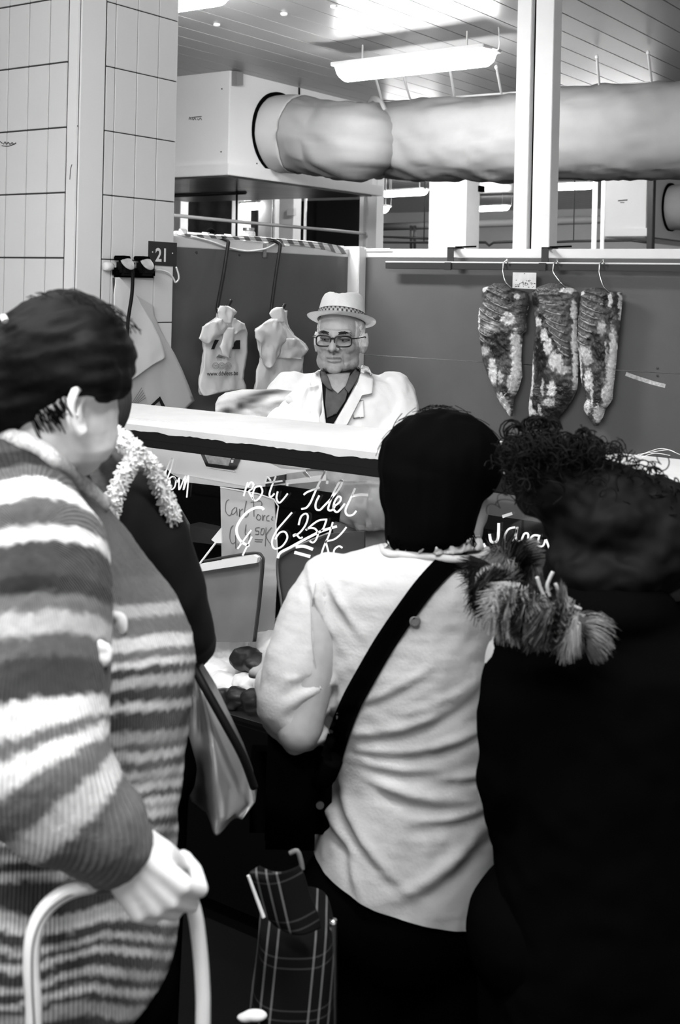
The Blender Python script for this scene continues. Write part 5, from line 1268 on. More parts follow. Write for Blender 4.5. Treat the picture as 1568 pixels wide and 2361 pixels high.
def knit_mat():
    m = bpy.data.materials.new('striped_knit'); m.use_nodes = True; nt = m.node_tree; N = nt.nodes; L = nt.links; bs = N['Principled BSDF']
    bs.inputs['Roughness'].default_value = .95; bs.inputs['Specular IOR Level'].default_value = .05; bs.inputs['Sheen Weight'].default_value = .1
    at = N.new('ShaderNodeAttribute'); at.attribute_name = 'Col'; kt = N.new('ShaderNodeAttribute'); kt.attribute_name = 'knit'
    mu = N.new('ShaderNodeMath'); mu.operation = 'MULTIPLY'; mu.inputs[1].default_value = 2*PI/.0052; L.new(kt.outputs['Fac'], mu.inputs[0])
    si = N.new('ShaderNodeMath'); si.operation = 'SINE'; L.new(mu.outputs[0], si.inputs[0])
    tc = N.new('ShaderNodeTexCoord'); no = N.new('ShaderNodeTexNoise'); no.inputs['Scale'].default_value = 240; L.new(tc.outputs['Object'], no.inputs['Vector'])
    ad = N.new('ShaderNodeMath'); ad.operation = 'ADD'; L.new(si.outputs[0], ad.inputs[0]); L.new(no.outputs[0], ad.inputs[1])
    bp = N.new('ShaderNodeBump'); bp.inputs['Strength'].default_value = .6; bp.inputs['Distance'].default_value = .0016; L.new(ad.outputs[0], bp.inputs['Height']); L.new(bp.outputs[0], bs.inputs['Normal'])
    mr = N.new('ShaderNodeMapRange'); mr.inputs[1].default_value = -1; mr.inputs[2].default_value = 2; mr.inputs[3].default_value = .78; mr.inputs[4].default_value = 1.2; L.new(ad.outputs[0], mr.inputs[0])
    mx = N.new('ShaderNodeMix'); mx.data_type = 'RGBA'; mx.blend_type = 'MULTIPLY'; mx.inputs[0].default_value = 1; L.new(at.outputs['Color'], mx.inputs[6]); L.new(mr.outputs[0], mx.inputs[7]); L.new(mx.outputs[2], bs.inputs['Base Color'])
    return m
bvs = bvh_of(sw)
swo = link_mesh('sweater', sw, knit_mat(), ws, smooth=True)
# rolled collar rib and button knots at the sleeve seam
b = NB(); fal = depthf(DW-.12); g = on(bvs, fal, .004)
tube(b, catmull([g(2, 1003), g(50, 1018), g(95, 1040), g(130, 1068), g(165, 1098), g(200, 1128), g(238, 1165)], 6), .012, 10); obj('ribbed_collar', b, mat('pale_knit', .40, .95, .05, var=.5, scale=120), swo, smooth=True)
for (u, v) in ((278, 1440), (240, 1510)):
    b = NB(); c = g(u, v); ball(b, c, (.010, .006, .015), VA); ball(b, c+Z*.009-R*.005, (.007, .005, .009), VA); me = remesh(b, .003, 1); displace(me, lambda p, n: .002*nz(p, 110)); link_mesh('seam_knot', me, mat('white_wool', .66, .95, .05), swo, smooth=True)
# trolley she holds
tr = thing('shopping_trolley', 'shopping trolley with an arched steel tube handle in the woman’s hand', 'trolley', (PD(270, 2361, 1.32).x, PD(270, 2361, 1.32).y, 0))
M_tubew = mat('pale_lacquered_tube', .68, .28, .5)
LG = [PD(78, 2361, 1.235), PD(72, 2240, 1.235), PD(76, 2160, 1.238), PD(100, 2102, 1.245), PD(145, 2062, 1.255), PD(205, 2042, 1.272), PD(300, 2034, 1.315), PD(385, 2030, 1.345), PD(425, 2050, 1.355), PD(448, 2100, 1.355), PD(460, 2180, 1.358), PD(467, 2270, 1.36), PD(468, 2361, 1.36)]
l0 = LG[0]; l1 = LG[-1]
full = [Vector((l0.x, l0.y, q)) for q in (.10, .3, .5, .7, .85)]+LG+[Vector((l1.x, l1.y, q)) for q in (.8, .65, .5, .3, .10)]
b = NB(); tube(b, catmull(full, 6), .0085, 14); obj('handle_tube', b, M_tubew, tr, smooth=True)
b = NB(); tube(b, [p-F*.0078+R*.0028 for p in catmull(LG[:6], 6)], .0011, 6); obj('groove', b, M_dark, tr)
gp_ = catmull([PD(216, 2041, 1.2755), PD(300, 2034, 1.314), PD(380, 2031, 1.343)], 6)
b = NB(); tube(b, gp_, .0098, 14); obj('grip_sleeve', b, M_steel, tr, smooth=True)
b = NB(); mid = (l0+l1)/2; sd = (l1-l0).normalized(); fbox(b, Vector((mid.x, mid.y, .42))-F*.07, sd, sd.cross(Z), Z, (l1-l0).length/2-.02, .06, .24, .03); obj('bag', b, M_black, tr)
b = NB(); tube(b, [Vector((l0.x, l0.y, .10)), Vector((l1.x, l1.y, .10))], .008, 10); obj('axle', b, M_steel, tr)
for q in (l0, l1):
    b = NB(); lathe(b, Vector((q.x, q.y, .08))-sd*.012, sd, [(.02, 0), (.08, 0), (.08, .024), (.02, .024)], 28); obj('wheel', b, M_black, tr)

# ------------------------------------------------------------------ person in the fleece-trimmed waistcoat beyond her
D2 = 2.0
p_ = PD(200, 1500, D2); pv = thing('person', 'person in a fleece-edged suede waistcoat beyond the striped sweater', 'person', (p_.x, p_.y, 0))
b = NB(); ball(b, PD(185, 880, D2), (.085, .10, .12), VA, 24); limb(b, [(PD(190, 960, D2), .06), (PD(180, 1060, D2), .065), (PD(180, 1150, D2), .1), (PD(190, 1700, D2), .13)])
el = PD(452, 1475, D2-.02); wv_ = PD(430, 1500, 2.30)
limb(b, [(PD(310, 1130, D2), .04), (PD(435, 1450, D2-.01), .024), (wv_, .024)]); hand(b, wv_, R, F, Z, 1, (20, 30, 20))
hz_ = PD(190, 1750, D2); legs(b, hz_-R*.09, hz_+R*.09, hz_-R*.09, hz_+R*.09); link_mesh('body', remesh(b, .008, 3), M_skin, pv, smooth=True)
b = NB(); ball(b, PD(180, 870, D2), (.090, .11, .115), VA, 24); ball(b, PD(196, 925, D2-.01), (.078, .10, .085), VA, 20); me = remesh(b, .008, 3); link_mesh('hair', me, mat('dim_grey_hair', .045, .8, .1, var=.3, scale=12, stretch=(20, 20, 5)), pv, smooth=True)
b = NB(); legs(b, hz_-R*.09, hz_+R*.09, hz_-R*.09, hz_+R*.09, .11, .07); ball(b, hz_, (.17, .14, .14), VA); link_mesh('trousers', remesh(b, .012, 3), M_trou, pv, smooth=True)
shoes(pv, [hz_-R*.09, hz_+R*.09], F)
b = NB(); rings(b, [(1000,120,290,D2,.09),(1040,60,335,D2,.12),(1090,10,335,D2,.14),(1200,-10,312,D2,.15),(1400,0,310,D2,.15),(1700,0,330,D2,.15)], 40, 2.2)
me = remesh(b, .009, 4); displace(me, lambda p, n: .006*nz(p, 12, 4)); bv2 = bvh_of(me)
vest = link_mesh('waistcoat', me, mat('grey_suede', .085, .95, .08, var=.55, scale=28, bump=.4, bscale=60), pv, smooth=True)
b = NB(); limb(b, [(PD(330, 1118, D2-.06), .036), (PD(332, 1170, D2-.07), .052), (PD(356, 1250, D2-.07), .060), (PD(405, 1370, D2-.06), .052), (PD(443, 1462, D2-.03), .040), (PD(455, 1485, D2+.02), .032), (PD(440, 1500, 2.2), .036), (wv_, .034)])
me = remesh(b, .007, 3); displace(me, lambda p, n: .003*nz(p, 18, 4)); link_mesh('sleeve', me, mat('black_sleeve', .006, .8, .15), pv, smooth=True)
M_fleece = mat('white_fleece', .68, .95, .05, var=.15, scale=60)
def fleece(name, pts, rad, n, seed, par, m, lenr=.008, hr_=.0016):
    random.seed(seed); b = NB(); q = catmull(pts, 8); tube(b, q, rad*.75, 10)
    for k in range(n):
        i = random.randrange(len(q)-1); p = q[i].lerp(q[i+1], random.random()); d = Vector((random.gauss(0, 1), random.gauss(0, 1), random.gauss(0, 1))).normalized()
        e = p+d*rad*.7; t = Vector((random.gauss(0, 1), random.gauss(0, 1), random.gauss(0, 1)))*.4
        tube(b, [e, e+(d+t*.5).normalized()*lenr*.6, e+(d+t).normalized()*lenr], [hr_*1.3, hr_, hr_*.3], 4, caps=False)
    return obj(name, b, m, par, smooth=True)
dq = D2-.10
fleece('fleece_collar', [PD(215, 985, D2-.10), PD(250, 998, D2-.12), PD(282, 1016, D2-.13), PD(315, 1042, D2-.135)], .017, 700, 5, vest, M_fleece)
fleece('fleece_edging', [PD(252, 1205, D2-.165), PD(264, 1150, D2-.165), PD(284, 1098, D2-.155), PD(312, 1062, D2-.14), PD(338, 1064, D2-.125), PD(360, 1100, D2-.12), PD(382, 1150, D2-.11), PD(398, 1195, D2-.10)], .014, 1500, 6, vest, M_fleece)
# shiny bag hanging from that arm
sb = thing('satin_bag', 'shiny dark satin bag with a piped edge beside the striped sweater', 'bag', PD(510, 1850, 1.95))
b = NB(); sheet(b, [(1545,440,456),(1600,436,490),(1680,432,528),(1740,430,556),(1800,430,578),(1850,440,588),(1880,470,560)], depthf(2.0), -F, 30, 6, lambda s, t, u, v: .05*math.sin(PI*s)*min(1, t*2+.2)+.018*math.sin(s*9+t*4)*(.3+t)+.008*noise.noise(Vector((u*.03, v*.01, 5))), .004, back=-.05)
obj('bag_body', b, mat('dark_satin', .40, .30, .8, var=.15, scale=8, stretch=(1, 1, .3), metal=.6), sb, smooth=True)
b = NB(); tube(b, catmull([PD(448, 1540, 1.97), PD(475, 1590, 1.95), PD(520, 1670, 1.94), PD(560, 1745, 1.95), PD(586, 1815, 1.97)], 6), .007, 10); obj('piped_edge', b, M_blackgloss, sb, smooth=True)
b = NB(); tube(b, catmull([PD(448, 1540, 1.97), PD(436, 1500, 2.05), PD(432, 1480, 2.20)], 6), .008, 8); obj('handle', b, M_blackgloss, sb, smooth=True)
# ------------------------------------------------------------------ woman in the pale jacket
DM = 2.2
p_ = PD(920, 1600, DM); wj = thing('person', 'dark-haired woman in a pale jacket with a black bag strap across her back', 'person', (p_.x, p_.y, 0))
b = NB(); ball(b, PD(1010, 1075, DM+.02), (.076, .09, .10), VA, 24); limb(b, [(PD(1050, 1150, DM+.02), .055), (PD(1045, 1220, DM), .056), (PD(1000, 1290, DM+.02), .062), (PD(930, 1400, DM+.03), .10), (PD(930, 1950, DM+.02), .13)])
ball(b, PD(1104, 1188, DM+.0), (.010, .018, .028), VA); ball(b, PD(1090, 1170, DM+.04), (.03, .06, .05), VA)
elb = PD(690, 1680, DM-.08); wm = PD(640, 1560, DM+.22)
limb(b, [(PD(760, 1350, DM), .05), (elb, .042), (wm, .03)]); hand(b, wm, R, (F*.8+Z*.2), Z, .95, (25, 35, 25))
limb(b, [(PD(1110, 1350, DM), .05), (PD(1150, 1650, DM), .042), (PD(1090, 1560, DM+.25), .03)]); hand(b, PD(1090, 1560, DM+.25), R, F, Z, .95)
hz_ = PD(930, 2080, DM); legs(b, hz_-R*.085, hz_+R*.085, hz_-R*.085, hz_+R*.085+F*.05); link_mesh('body', remesh(b, .007, 3), mat('shaded_skin', .30, .55, .3, var=.1, scale=40), wj, smooth=True)
b = NB(); legs(b, hz_-R*.085, hz_+R*.085, hz_-R*.085, hz_+R*.085+F*.05, .115, .07); ball(b, hz_, (.165, .135, .15), VA); link_mesh('trousers', remesh(b, .012, 3), M_trou, wj, smooth=True)
shoes(wj, [hz_-R*.085, hz_+R*.085+F*.05], F)
b = NB(); ball(b, PD(1018, 1062, DM+.01), (.116, .115, .095), VA, 28); ball(b, PD(985, 1130, DM), (.088, .10, .09), VA, 24)
rings(b, [(1010,882,1140,DM+.01,.09),(1080,873,1140,DM,.105),(1140,882,1118,DM,.105),(1190,890,1100,DM-.005,.10),(1235,889,1092,DM-.01,.09),(1258,892,1060,DM-.01,.07)], 36, 2.2)
me = remesh(b, .006, 4); displace(me, lambda p, n: .004*noise.noise(Vector((p.dot(R)*45, p.z*8, p.dot(F)*45))))
hr = link_mesh('hair', me, mat('very_black_hair', .0012, .9, .02), wj, smooth=True)
b = NB(); random.seed(11)
for k in range(160):
    u = random.uniform(890, 1095); d = DM-.06+random.uniform(-.02, .02); v0 = random.uniform(1225, 1252)
    tube(b, [PD(u, v0, d), PD(u+random.uniform(-4, 8), v0+10, d), PD(u+random.uniform(-6, 12), v0+random.uniform(12, 26), d)], [.0016, .0012, .0003], 4, caps=False)
for k in range(24):
    a = random.uniform(.7, PI-.2); c = PD(1018, 1062, DM+.02)+R*(.114*math.cos(a))+Z*(.093*math.sin(a)); t = (R*-math.sin(a)+Z*math.cos(a))*random.choice((-1, 1)); o_ = (R*math.cos(a)+Z*math.sin(a))
    tube(b, catmull([c, c+t*.02+o_*.004, c+t*.04+o_*.003], 3), .0006, 4)
obj('stray_strands', b, mat('very_black_hair', .0025), hr, kind='stuff')
JR = [(1262,880,1108,DM-.01,.075),(1285,800,1135,DM,.10),(1310,752,1150,DM+.01,.12),(1350,725,1165,DM+.02,.135),(1420,716,1175,DM+.03,.145),(1500,722,1172,DM+.03,.15),(1600,748,1160,DM+.03,.145),(1700,772,1150,DM+.03,.14),(1780,772,1145,DM+.03,.145),(1860,752,1148,DM+.03,.155),(1950,722,1150,DM+.03,.165),(2010,706,1155,DM+.03,.17),(2060,702,1158,DM+.03,.172),(2150,705,1160,DM+.03,.17)]
b = NB(); rings(b, JR, 56, 2.3)
limb(b, [(PD(762, 1350, DM+.01), .060), (PD(722, 1430, DM-.0), .064), (PD(692, 1530, DM-.03), .068), (PD(672, 1615, DM-.05), .064), (PD(690, 1672, DM-.05), .050), (PD(706, 1692, DM-.03), .036)], 24)
limb(b, [(PD(672, 1640, DM-.03), .058), (PD(648, 1620, DM+.06), .046), (PD(635, 1575, DM+.18), .040)], 20)
limb(b, [(PD(1110, 1350, DM+.02), .062), (PD(1140, 1500, DM+.03), .06), (PD(1150, 1650, DM+.03), .055), (PD(1095, 1565, DM+.22), .042)], 20)
jk = remesh(b, .006, 4)
# cut the slanting hem
bmj = bmesh.new(); bmj.from_mesh(jk)
h0 = PD(705, 2018, DM-.10); h1 = PD(860, 2098, DM-.13); h2 = PD(1095, 2140, DM-.10)
for q, s_ in ((h0, h1), (h1, h2)):
    dv = (s_-q); nrm = dv.cross(F).normalized()
    if nrm.z < 0: nrm = -nrm
    cutv = bmesh.ops.bisect_plane(bmj, geom=bmj.verts[:]+bmj.edges[:]+bmj.faces[:], plane_co=q, plane_no=-nrm, clear_outer=True)
bmj.to_mesh(jk); bmj.free(); jk.update()
def wrinkle(p, n):
    u, v = px(p); w_ = 0
    # sweeping pulls from the lower left towards the right side
    for (a, bb, ang, ln, wd, am) in ((980,1660,-22,160,13,.006),(1010,1720,-14,150,12,.006),(960,1835,14,130,15,.007),(1060,1880,-14,90,12,.007),(830,1920,62,130,13,.010),(775,1900,60,110,12,.009),(1040,1990,-42,140,18,.008),(1080,1790,-8,70,9,.005),(880,1600,-20,120,12,.004),(790,1400,60,60,10,.006),(735,1395,70,70,9,.008),(905,1770,8,120,12,.005),(815,2010,80,60,10,.006),(1050,1600,-30,120,12,.004)):
        t = math.radians(ang); dx, dy = u-a, v-bb; al = dx*math.cos(t)+dy*math.sin(t); ac = -dx*math.sin(t)+dy*math.cos(t)+.0012*al*al
        w_ += am*(math.exp(-(ac/wd)**2)-.7*math.exp(-((ac-wd*1.8)/wd)**2))*math.exp(-(al/ln)**2)
    if u < 775 and 1560 < v < 1740:
        w_ += .006*math.sin((v+.5*u)*.11)*max(0, min(1, (u-640)/60))
    return w_*1.15+.004*nz(p, 11, 7)+.002*nz(p, 40, 2)+.0012*noise.noise(Vector((p.dot(R)*20+p.z*30, p.z*120, 4)))
displace(jk, wrinkle)
bvj = bvh_of(jk)
M_jack = mat('pale_jacket_cotton', .40, .75, .15, var=.05, scale=9, bump=.12, bscale=180)
jo = link_mesh('jacket', jk, M_jack, wj, smooth=True)
fj = depthf(DM-.12); g = on(bvj, fj, .004)
b = NB(); tube(b, catmull([PD(880, 1262, DM+.02), g(892, 1276), g(930, 1280), g(990, 1284), g(1050, 1290), g(1105, 1286), PD(1124, 1268, DM-.03)], 6), .0075, 10); obj('collar', b, M_jack, jo, smooth=True)
b = NB(); random.seed(5)
sheet(b, [(1244,905,1112),(1256,896,1118),(1274,886,1122)], depthf(DM-.075), -F, 60, 4, lambda s, t, u, v: .016*noise.noise(Vector((s*13, t*1.5, 2)))+.008*noise.noise(Vector((s*34, t*2, 5)))-.05*(2*s-1)**2+.01, .003)
obj('collar_ruffle', b, M_jack, jo, smooth=True)
b = NB(); c = g(957, 1432); nn = -F; lathe(b, c, nn, [(.010, -.002), (.010, .002), (.007, .003), (.007, .002), (.003, .002)], 18); obj('back_button', b, mat('grey_button', .10, .4, .4), jo)
# sleeve seam
b = NB(); stroke(b, [(728,1345),(718,1420),(722,1500),(735,1570),(752,1630)], on(bvj, fj, .0015), 2.5, -F, .001); obj('sleeve_seam', b, mat('seam', .30, .8, .1), jo)
# shoulder bag of the woman: strap and bag
bgm = thing('shoulder_bag', 'black shoulder bag with a long strap worn across the pale jacket', 'bag', PD(680, 1960, DM-.02))
b = NB(); gs = on(bvj, fj, .006); sp_ = catmull([(1080,1284,0),(1036,1296,0),(986,1345,0),(937,1410,0),(888,1482,0),(848,1550,0),(810,1620,0),(782,1690,0),(764,1750,0)], 8)
Lp = []
for i, p in enumerate(sp_):
    t = (sp_[min(i+1, len(sp_)-1)]-sp_[max(i-1, 0)]).normalized(); m_ = Vector((-t.y, t.x, 0))*25
    row = []
    for f_ in (-1, -.5, 0, .5, 1): row.append(b.verts.new(gs(p.x+m_.x*f_, p.y+m_.y*f_)))
    Lp.append(row)
for A, B in zip(Lp, Lp[1:]):
    for k in range(4): b.faces.new((A[k], A[k+1], B[k+1], B[k]))
bmesh.ops.solidify(b, geom=b.faces[:], thickness=.003)
obj('strap', b, M_coatb, bgm, smooth=True)
b = NB(); fbox(b, PD(672, 1820, DM+.0), R, F, Z, .075, .045, .105, .03); obj('bag_body', b, M_coatb, bgm, smooth=True)
b = NB(); tube(b, catmull([PD(768, 1750, DM-.11), PD(752, 1790, DM-.09), PD(735, 1800, DM-.03)], 5), .018, 8); obj('strap_end', b, M_coatb, bgm, smooth=True)
b = NB(); lathe(b, PD(738, 1855, DM-.07), -F, [(.007, 0), (.007, .004)], 12); obj('clasp', b, M_steel, bgm)

# ------------------------------------------------------------------ tartan trolley between the customers
def tartan():
    m = bpy.data.materials.new('dark_tartan'); m.use_nodes = True; nt = m.node_tree; N = nt.nodes; L = nt.links; bs = N['Principled BSDF']; bs.inputs['Roughness'].default_value = .9; bs.inputs['Specular IOR Level'].default_value = .1
    tc = N.new('ShaderNodeAttribute'); tc.attribute_name = 'weave'; sx = N.new('ShaderNodeSeparateXYZ'); L.new(tc.outputs['Vector'], sx.inputs[0])
    def lines(sock, offs, per, wd):
        out = None
        for o_ in offs:
            a = N.new('ShaderNodeMath'); a.operation = 'ADD'; a.inputs[1].default_value = o_; L.new(sock, a.inputs[0])
            p = N.new('ShaderNodeMath'); p.operation = 'PINGPONG'; p.inputs[1].default_value = per/2; L.new(a.outputs[0], p.inputs[0])
            c = N.new('ShaderNodeMath'); c.operation = 'LESS_THAN'; c.inputs[1].default_value = wd; L.new(p.outputs[0], c.inputs[0])
            if out is None: out = c.outputs[0]
            else:
                mx = N.new('ShaderNodeMath'); mx.operation = 'MAXIMUM'; L.new(out, mx.inputs[0]); L.new(c.outputs[0], mx.inputs[1]); out = mx.outputs[0]
        return out
    v = lines(sx.outputs[0], (0, .016, .032), .09, .0016); h = lines(sx.outputs[1], (0, .014), .075, .0012)
    a = N.new('ShaderNodeMath'); a.operation = 'MULTIPLY'; a.inputs[1].default_value = .11; L.new(v, a.inputs[0])
    c = N.new('ShaderNodeMath'); c.operation = 'MULTIPLY'; c.inputs[1].default_value = .03; L.new(h, c.inputs[0])
    s = N.new('ShaderNodeMath'); s.operation = 'ADD'; L.new(a.outputs[0], s.inputs[0]); L.new(c.outputs[0], s.inputs[1])
    s2 = N.new('ShaderNodeMath'); s2.operation = 'ADD'; s2.inputs[1].default_value = .004; L.new(s.outputs[0], s2.inputs[0]); L.new(s2.outputs[0], bs.inputs['Base Color']); return m
M_tart = tartan()
def weave(o, org, ex, ey):
    me = o.data; at = me.attributes.new('weave', 'FLOAT_VECTOR', 'POINT'); off = ORG[o.name]
    for i, v in enumerate(me.vertices):
        q = v.co+off-org; at.data[i].vector = (q.dot(ex), q.dot(ey), 0)
DT = 1.88
tt = thing('tartan_trolley', 'dark tartan shopping trolley bag between the customers', 'trolley', (PD(670, 2361, DT).x, PD(670, 2361, DT).y, 0))
base = PD(670, 2361, DT)
def trow(v, a, c, ry): return (v, a, c, DT+.05, ry)
b = NB(); rings(b, [trow(2100,600,760,.09), trow(2150,595,772,.10), trow(2300,580,775,.11), trow(2500,578,778,.115), trow(2750,580,776,.115), trow(2840,590,770,.10)], 40, 3.5)
me = remesh(b, .01, 3); displace(me, lambda p, n: .004*nz(p, 14)); o = link_mesh('bag', me, M_tart, tt, smooth=True); exw = (R*.99-Z*.08).normalized(); weave(o, PD(648, 2100, DT-.05), exw, Z)
b = NB(); sheet(b, [(1995,598,690),(2010,575,700),(2060,590,715),(2110,612,735),(2135,640,740)], depthf(DT-.07), -F, 20, 6, lambda s, t, u, v: .02*math.sin(PI*s), .006); o = obj('flap', b, M_tart, tt, smooth=True); weave(o, PD(640, 1995, DT-.07), (R*.96-Z*-.24).normalized(), (Z*.97+R*-.2).normalized())
b = NB(); tube(b, [PD(573, 2018, DT-.075), PD(608, 2115, DT-.08)], .003, 8); obj('flap_piping', b, M_whitematt, tt)
b = NB(); tube(b, catmull([PD(768, 2480, DT+.0), PD(769, 2200, DT+.0), PD(768, 2120, DT+.0)], 4), .006, 10); obj('frame_tube', b, M_chrome, tt, smooth=True)
b = NB(); tube(b, catmull([PD(668, 1968, DT-.02), PD(685, 1962, DT-.02), PD(694, 1985, DT-.02), PD(697, 2005, DT-.02)], 4), .004, 8); obj('toggle_cord', b, mat('grey_cord', .15, .7, .2), tt, smooth=True)
b = NB(); box(b, base.x-.10, base.x+.12, base.y-.06, base.y+.10, .10, .13, .01); obj('base_frame', b, M_black, tt)
for s_ in (-1, 1):
    b = NB(); c = Vector((base.x, base.y, .07))+R*(.09*s_)+F*.1; lathe(b, c, R, [(.015, -.012), (.07, -.012), (.07, .012), (.015, .012)], 28); obj('wheel', b, M_black, tt)
b = NB(); tube(b, [PD(640, 2830, DT+.06), Vector((PD(640, 2361, DT+.06).x, PD(640, 2361, DT+.06).y, .05))], .008, 8); obj('prop_leg', b, M_black, tt)
b = NB(); ball(b, PD(588, 2341, DT-.06), (.020, .012, .008), VA); ball(b, PD(566, 2346, DT-.06), (.014, .01, .006), VA); me = remesh(b, .003, 2); link_mesh('pale_tag', me, M_whitematt, tt, smooth=True)

# ------------------------------------------------------------------ person in the black coat with a fur hood
DR = 1.88
p_ = PD(1380, 1800, DR); pr = thing('person', 'person in a black coat with a fur-trimmed hood and dark curly hair', 'person', (p_.x, p_.y, 0))
b = NB(); hcR = PD(1400, 1200, DR+.06); ball(b, hcR, (.08, .095, .11), VA, 24); limb(b, [(PD(1385, 1290, DR+.05), .055), (PD(1370, 1380, DR+.04), .06), (PD(1370, 1500, DR+.03), .12), (PD(1370, 2000, DR+.03), .14)])
wq = PD(1250, 1750, DR+.28); limb(b, [(PD(1190, 1520, DR), .05), (PD(1160, 1820, DR), .042), (wq, .03)]); hand(b, wq, R, F, Z, .95)
wq2 = PD(1500, 1750, DR+.28); limb(b, [(PD(1560, 1520, DR), .05), (PD(1600, 1820, DR), .042), (wq2, .03)]); hand(b, wq2, R, F, Z, .95)
hz_ = PD(1370, 2150, DR); legs(b, hz_-R*.09, hz_+R*.09, hz_-R*.09, hz_+R*.09); link_mesh('body', remesh(b, .008, 3), M_skin, pr, smooth=True)
b = NB(); legs(b, hz_-R*.09, hz_+R*.09, hz_-R*.09, hz_+R*.09, .115, .075); ball(b, hz_, (.17, .14, .14), VA); link_mesh('trousers', remesh(b, .012, 3), M_trou, pr, smooth=True)
shoes(pr, [hz_-R*.09, hz_+R*.09], F)
b = NB()
rings(b, [(1370,1330,1500,DR+.03,.08),(1410,1255,1580,DR+.02,.12),(1450,1195,1640,DR+.02,.14),(1500,1160,1680,DR+.01,.155),(1600,1150,1690,DR+.01,.165),(1800,1150,1690,DR+.01,.17),(2000,1145,1695,DR+.01,.18),(2200,1135,1705,DR+.01,.185),(2361,1120,1715,DR+.01,.19),(2600,1110,1730,DR+.01,.195)], 56, 2.3)
limb(b, [(PD(1225, 1500, DR), .065), (PD(1196, 1620, DR-.02), .062), (PD(1188, 1800, DR-.02), .058), (PD(1195, 1900, DR+.0), .05), (PD(1215, 1850, DR+.14), .046), (wq, .042)], 20)
limb(b, [(PD(1575, 1490, DR), .065), (PD(1620, 1700, DR-.02), .065), (PD(1625, 1850, DR), .056), (wq2, .044)], 20)
ball(b, PD(1400, 1410, DR-.05), (.11, .07, .05), VA, 24)
me = remesh(b, .009, 4); displace(me, lambda p, n: .008*nz(p, 9, 3)+.004*nz(p, 30, 8)); bvr = bvh_of(me)
ct = link_mesh('coat', me, M_coatb, pr, smooth=True)
# fur edging of the hood
M_fur = mat('grey_fur', .30, .8, .2, attr='Col')
def fur(name, pts, rad, n, ln, seed, par):
    random.seed(seed); b = NB(); cl = b.verts.layers.float_color.new('Col'); q = catmull(pts, 8); tube(b, q, rad*.7, 10)
    for v in b.verts: v[cl] = (.04, .04, .04, 1)
    for k in range(n):
        i = random.randrange(len(q)-1); p = q[i].lerp(q[i+1], random.random()); tang = (q[i+1]-q[i]).normalized()
        clump = noise.noise(p*28); d = Vector((random.gauss(0, 1), random.gauss(0, 1), random.gauss(0, 1)))
        d = (d-tang*d.dot(tang)).normalized(); e = p+d*rad*.6
        drift = (tang*.35+Vector((noise.noise(p*62), noise.noise(p*62+Vector((9, 0, 0))), noise.noise(p*62+Vector((0, 9, 0)))))*1.8)
        l_ = ln*random.uniform(.6, 1.3); a_ = e+(d*.45+drift*.75+Vector((0, 0, -.15))).normalized()*l_*.5; c_ = a_+(d*.1+drift+Vector((0, 0, -.3))).normalized()*l_*.7
        n0 = len(b.verts); g_ = max(.004, .09+.34*noise.noise(p*60)+random.gauss(0, .05))
        tube(b, [e, a_, c_], [.0010, .0008, .0002], 3, caps=False)
        b.verts.ensure_lookup_table()
        for v in b.verts[n0:]: v[cl] = (g_, g_, g_, 1)
    return obj(name, b, M_fur, par, kind='stuff')
dF = DR-.06
fur('fur_trim', [PD(1128, 1325, dF+.02), PD(1132, 1365, dF-.03), PD(1165, 1388, dF-.07), PD(1215, 1405, dF-.10), PD(1275, 1425, dF-.12), PD(1325, 1438, dF-.12), PD(1358, 1446, dF-.115)], .024, 11000, .032, 3, ct)
fur('fur_trim', [PD(1122, 1335, dF+.05), PD(1150, 1300, dF+.09), PD(1195, 1285, dF+.12), PD(1235, 1292, dF+.13), PD(1270, 1308, dF+.13)], .018, 6500, .032, 4, ct)
b = NB()
for pts in ([(1238,1330),(1248,1360),(1262,1385),(1290,1400)], [(1275,1318),(1262,1350),(1268,1375)], [(1280,1345),(1300,1385),(1340,1405)]): tube(b, catmull([PD(u, v, dF-.05) for u, v in pts], 6), .003, 6)
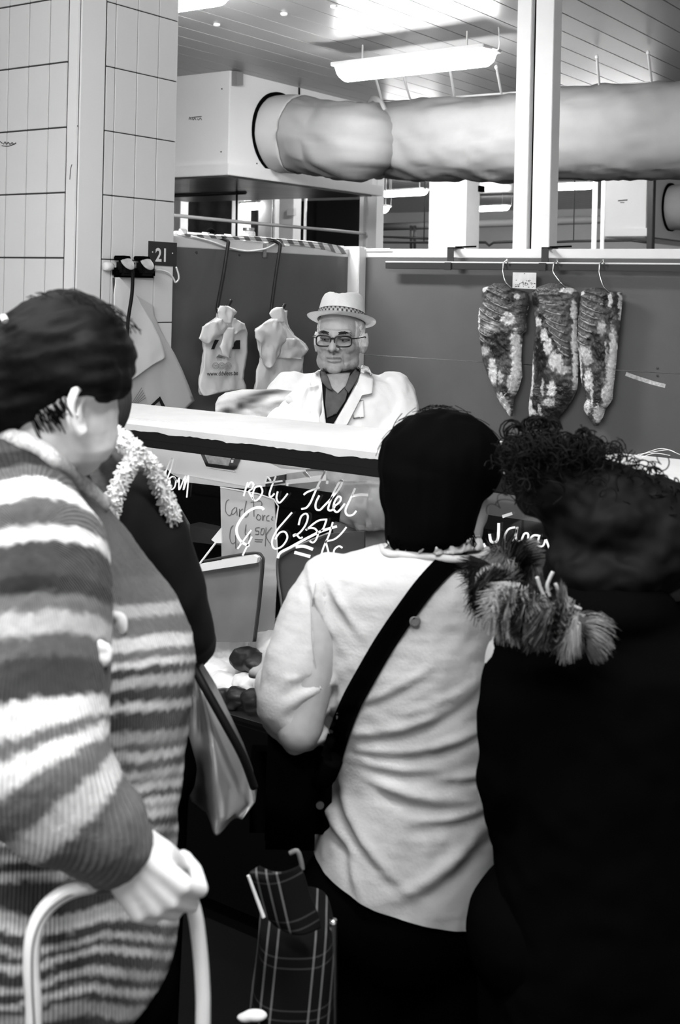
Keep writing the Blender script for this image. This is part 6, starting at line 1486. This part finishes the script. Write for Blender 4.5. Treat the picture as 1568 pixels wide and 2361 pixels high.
obj('hood_cord', b, mat('pale_cord', .32, .7, .2), ct, smooth=True)
# curly hair
b = NB(); ball(b, PD(1405, 1195, DR+.04), (.110, .12, .095), VA, 28); ball(b, PD(1300, 1120, DR+.06), (.085, .10, .065), VA, 24); ball(b, PD(1490, 1230, DR+.03), (.085, .11, .10), VA, 24); ball(b, PD(1240, 1070, DR+.08), (.055, .07, .05), VA, 20); ball(b, PD(1400, 1310, DR+.0), (.10, .09, .07), VA, 24)
me = remesh(b, .007, 3); displace(me, lambda p, n: .010*nz(p, 20, 3)+.006*nz(p, 50, 4)); hr = link_mesh('hair', me, mat('dark_curls', .0022, .7, .10), pr, smooth=True)
b = NB(); random.seed(21)
bvhh = bvh_of(me) if False else None
def curl(c, r_, turns, ax, adv, th):
    a, bb = frame_of(ax); n_ = int(turns*12); return [c+ax*(adv*i/n_)+(a*math.cos(2*PI*i/12)+bb*math.sin(2*PI*i/12))*r_*(1-.3*i/n_) for i in range(n_+1)]
for k in range(620):
    t = random.random()
    u = random.choice((random.uniform(1165, 1380), random.uniform(1170, 1560))); 
    top = 1000+ (abs(u-1250)*.18 if u < 1400 else 27+ (u-1400)*.55)
    v = top+random.uniform(-18, 130)*random.random()+12
    c = PD(u, v, DR+.0+random.uniform(-.05, .10)); ax = Vector((random.gauss(0, 1), random.gauss(0, 1), random.gauss(0, .6)-.5)).normalized()
    tube(b, curl(c, random.uniform(.008, .018), random.uniform(.8, 1.8), ax, random.uniform(.02, .05), 0), random.uniform(.0006, .0014), 4)
for (u, v, r_) in ((1185,1000,.022),(1362,1030,.02),(1345,1010,.016),(1245,985,.018),(1270,990,.016),(1225,978,.014),(1370,1045,.014)):
    for q in range(5):
        c = PD(u+random.uniform(-6, 6), v+random.uniform(-5, 5), DR+.06); ax = (F+R*random.uniform(-.5, .5)+Z*random.uniform(-.4, .4)).normalized(); tube(b, curl(c, r_*random.uniform(.7, 1), 1.3, ax, .02, 0), .0014, 5)
obj('curls', b, mat('dark_curls', .005), hr, kind='stuff')
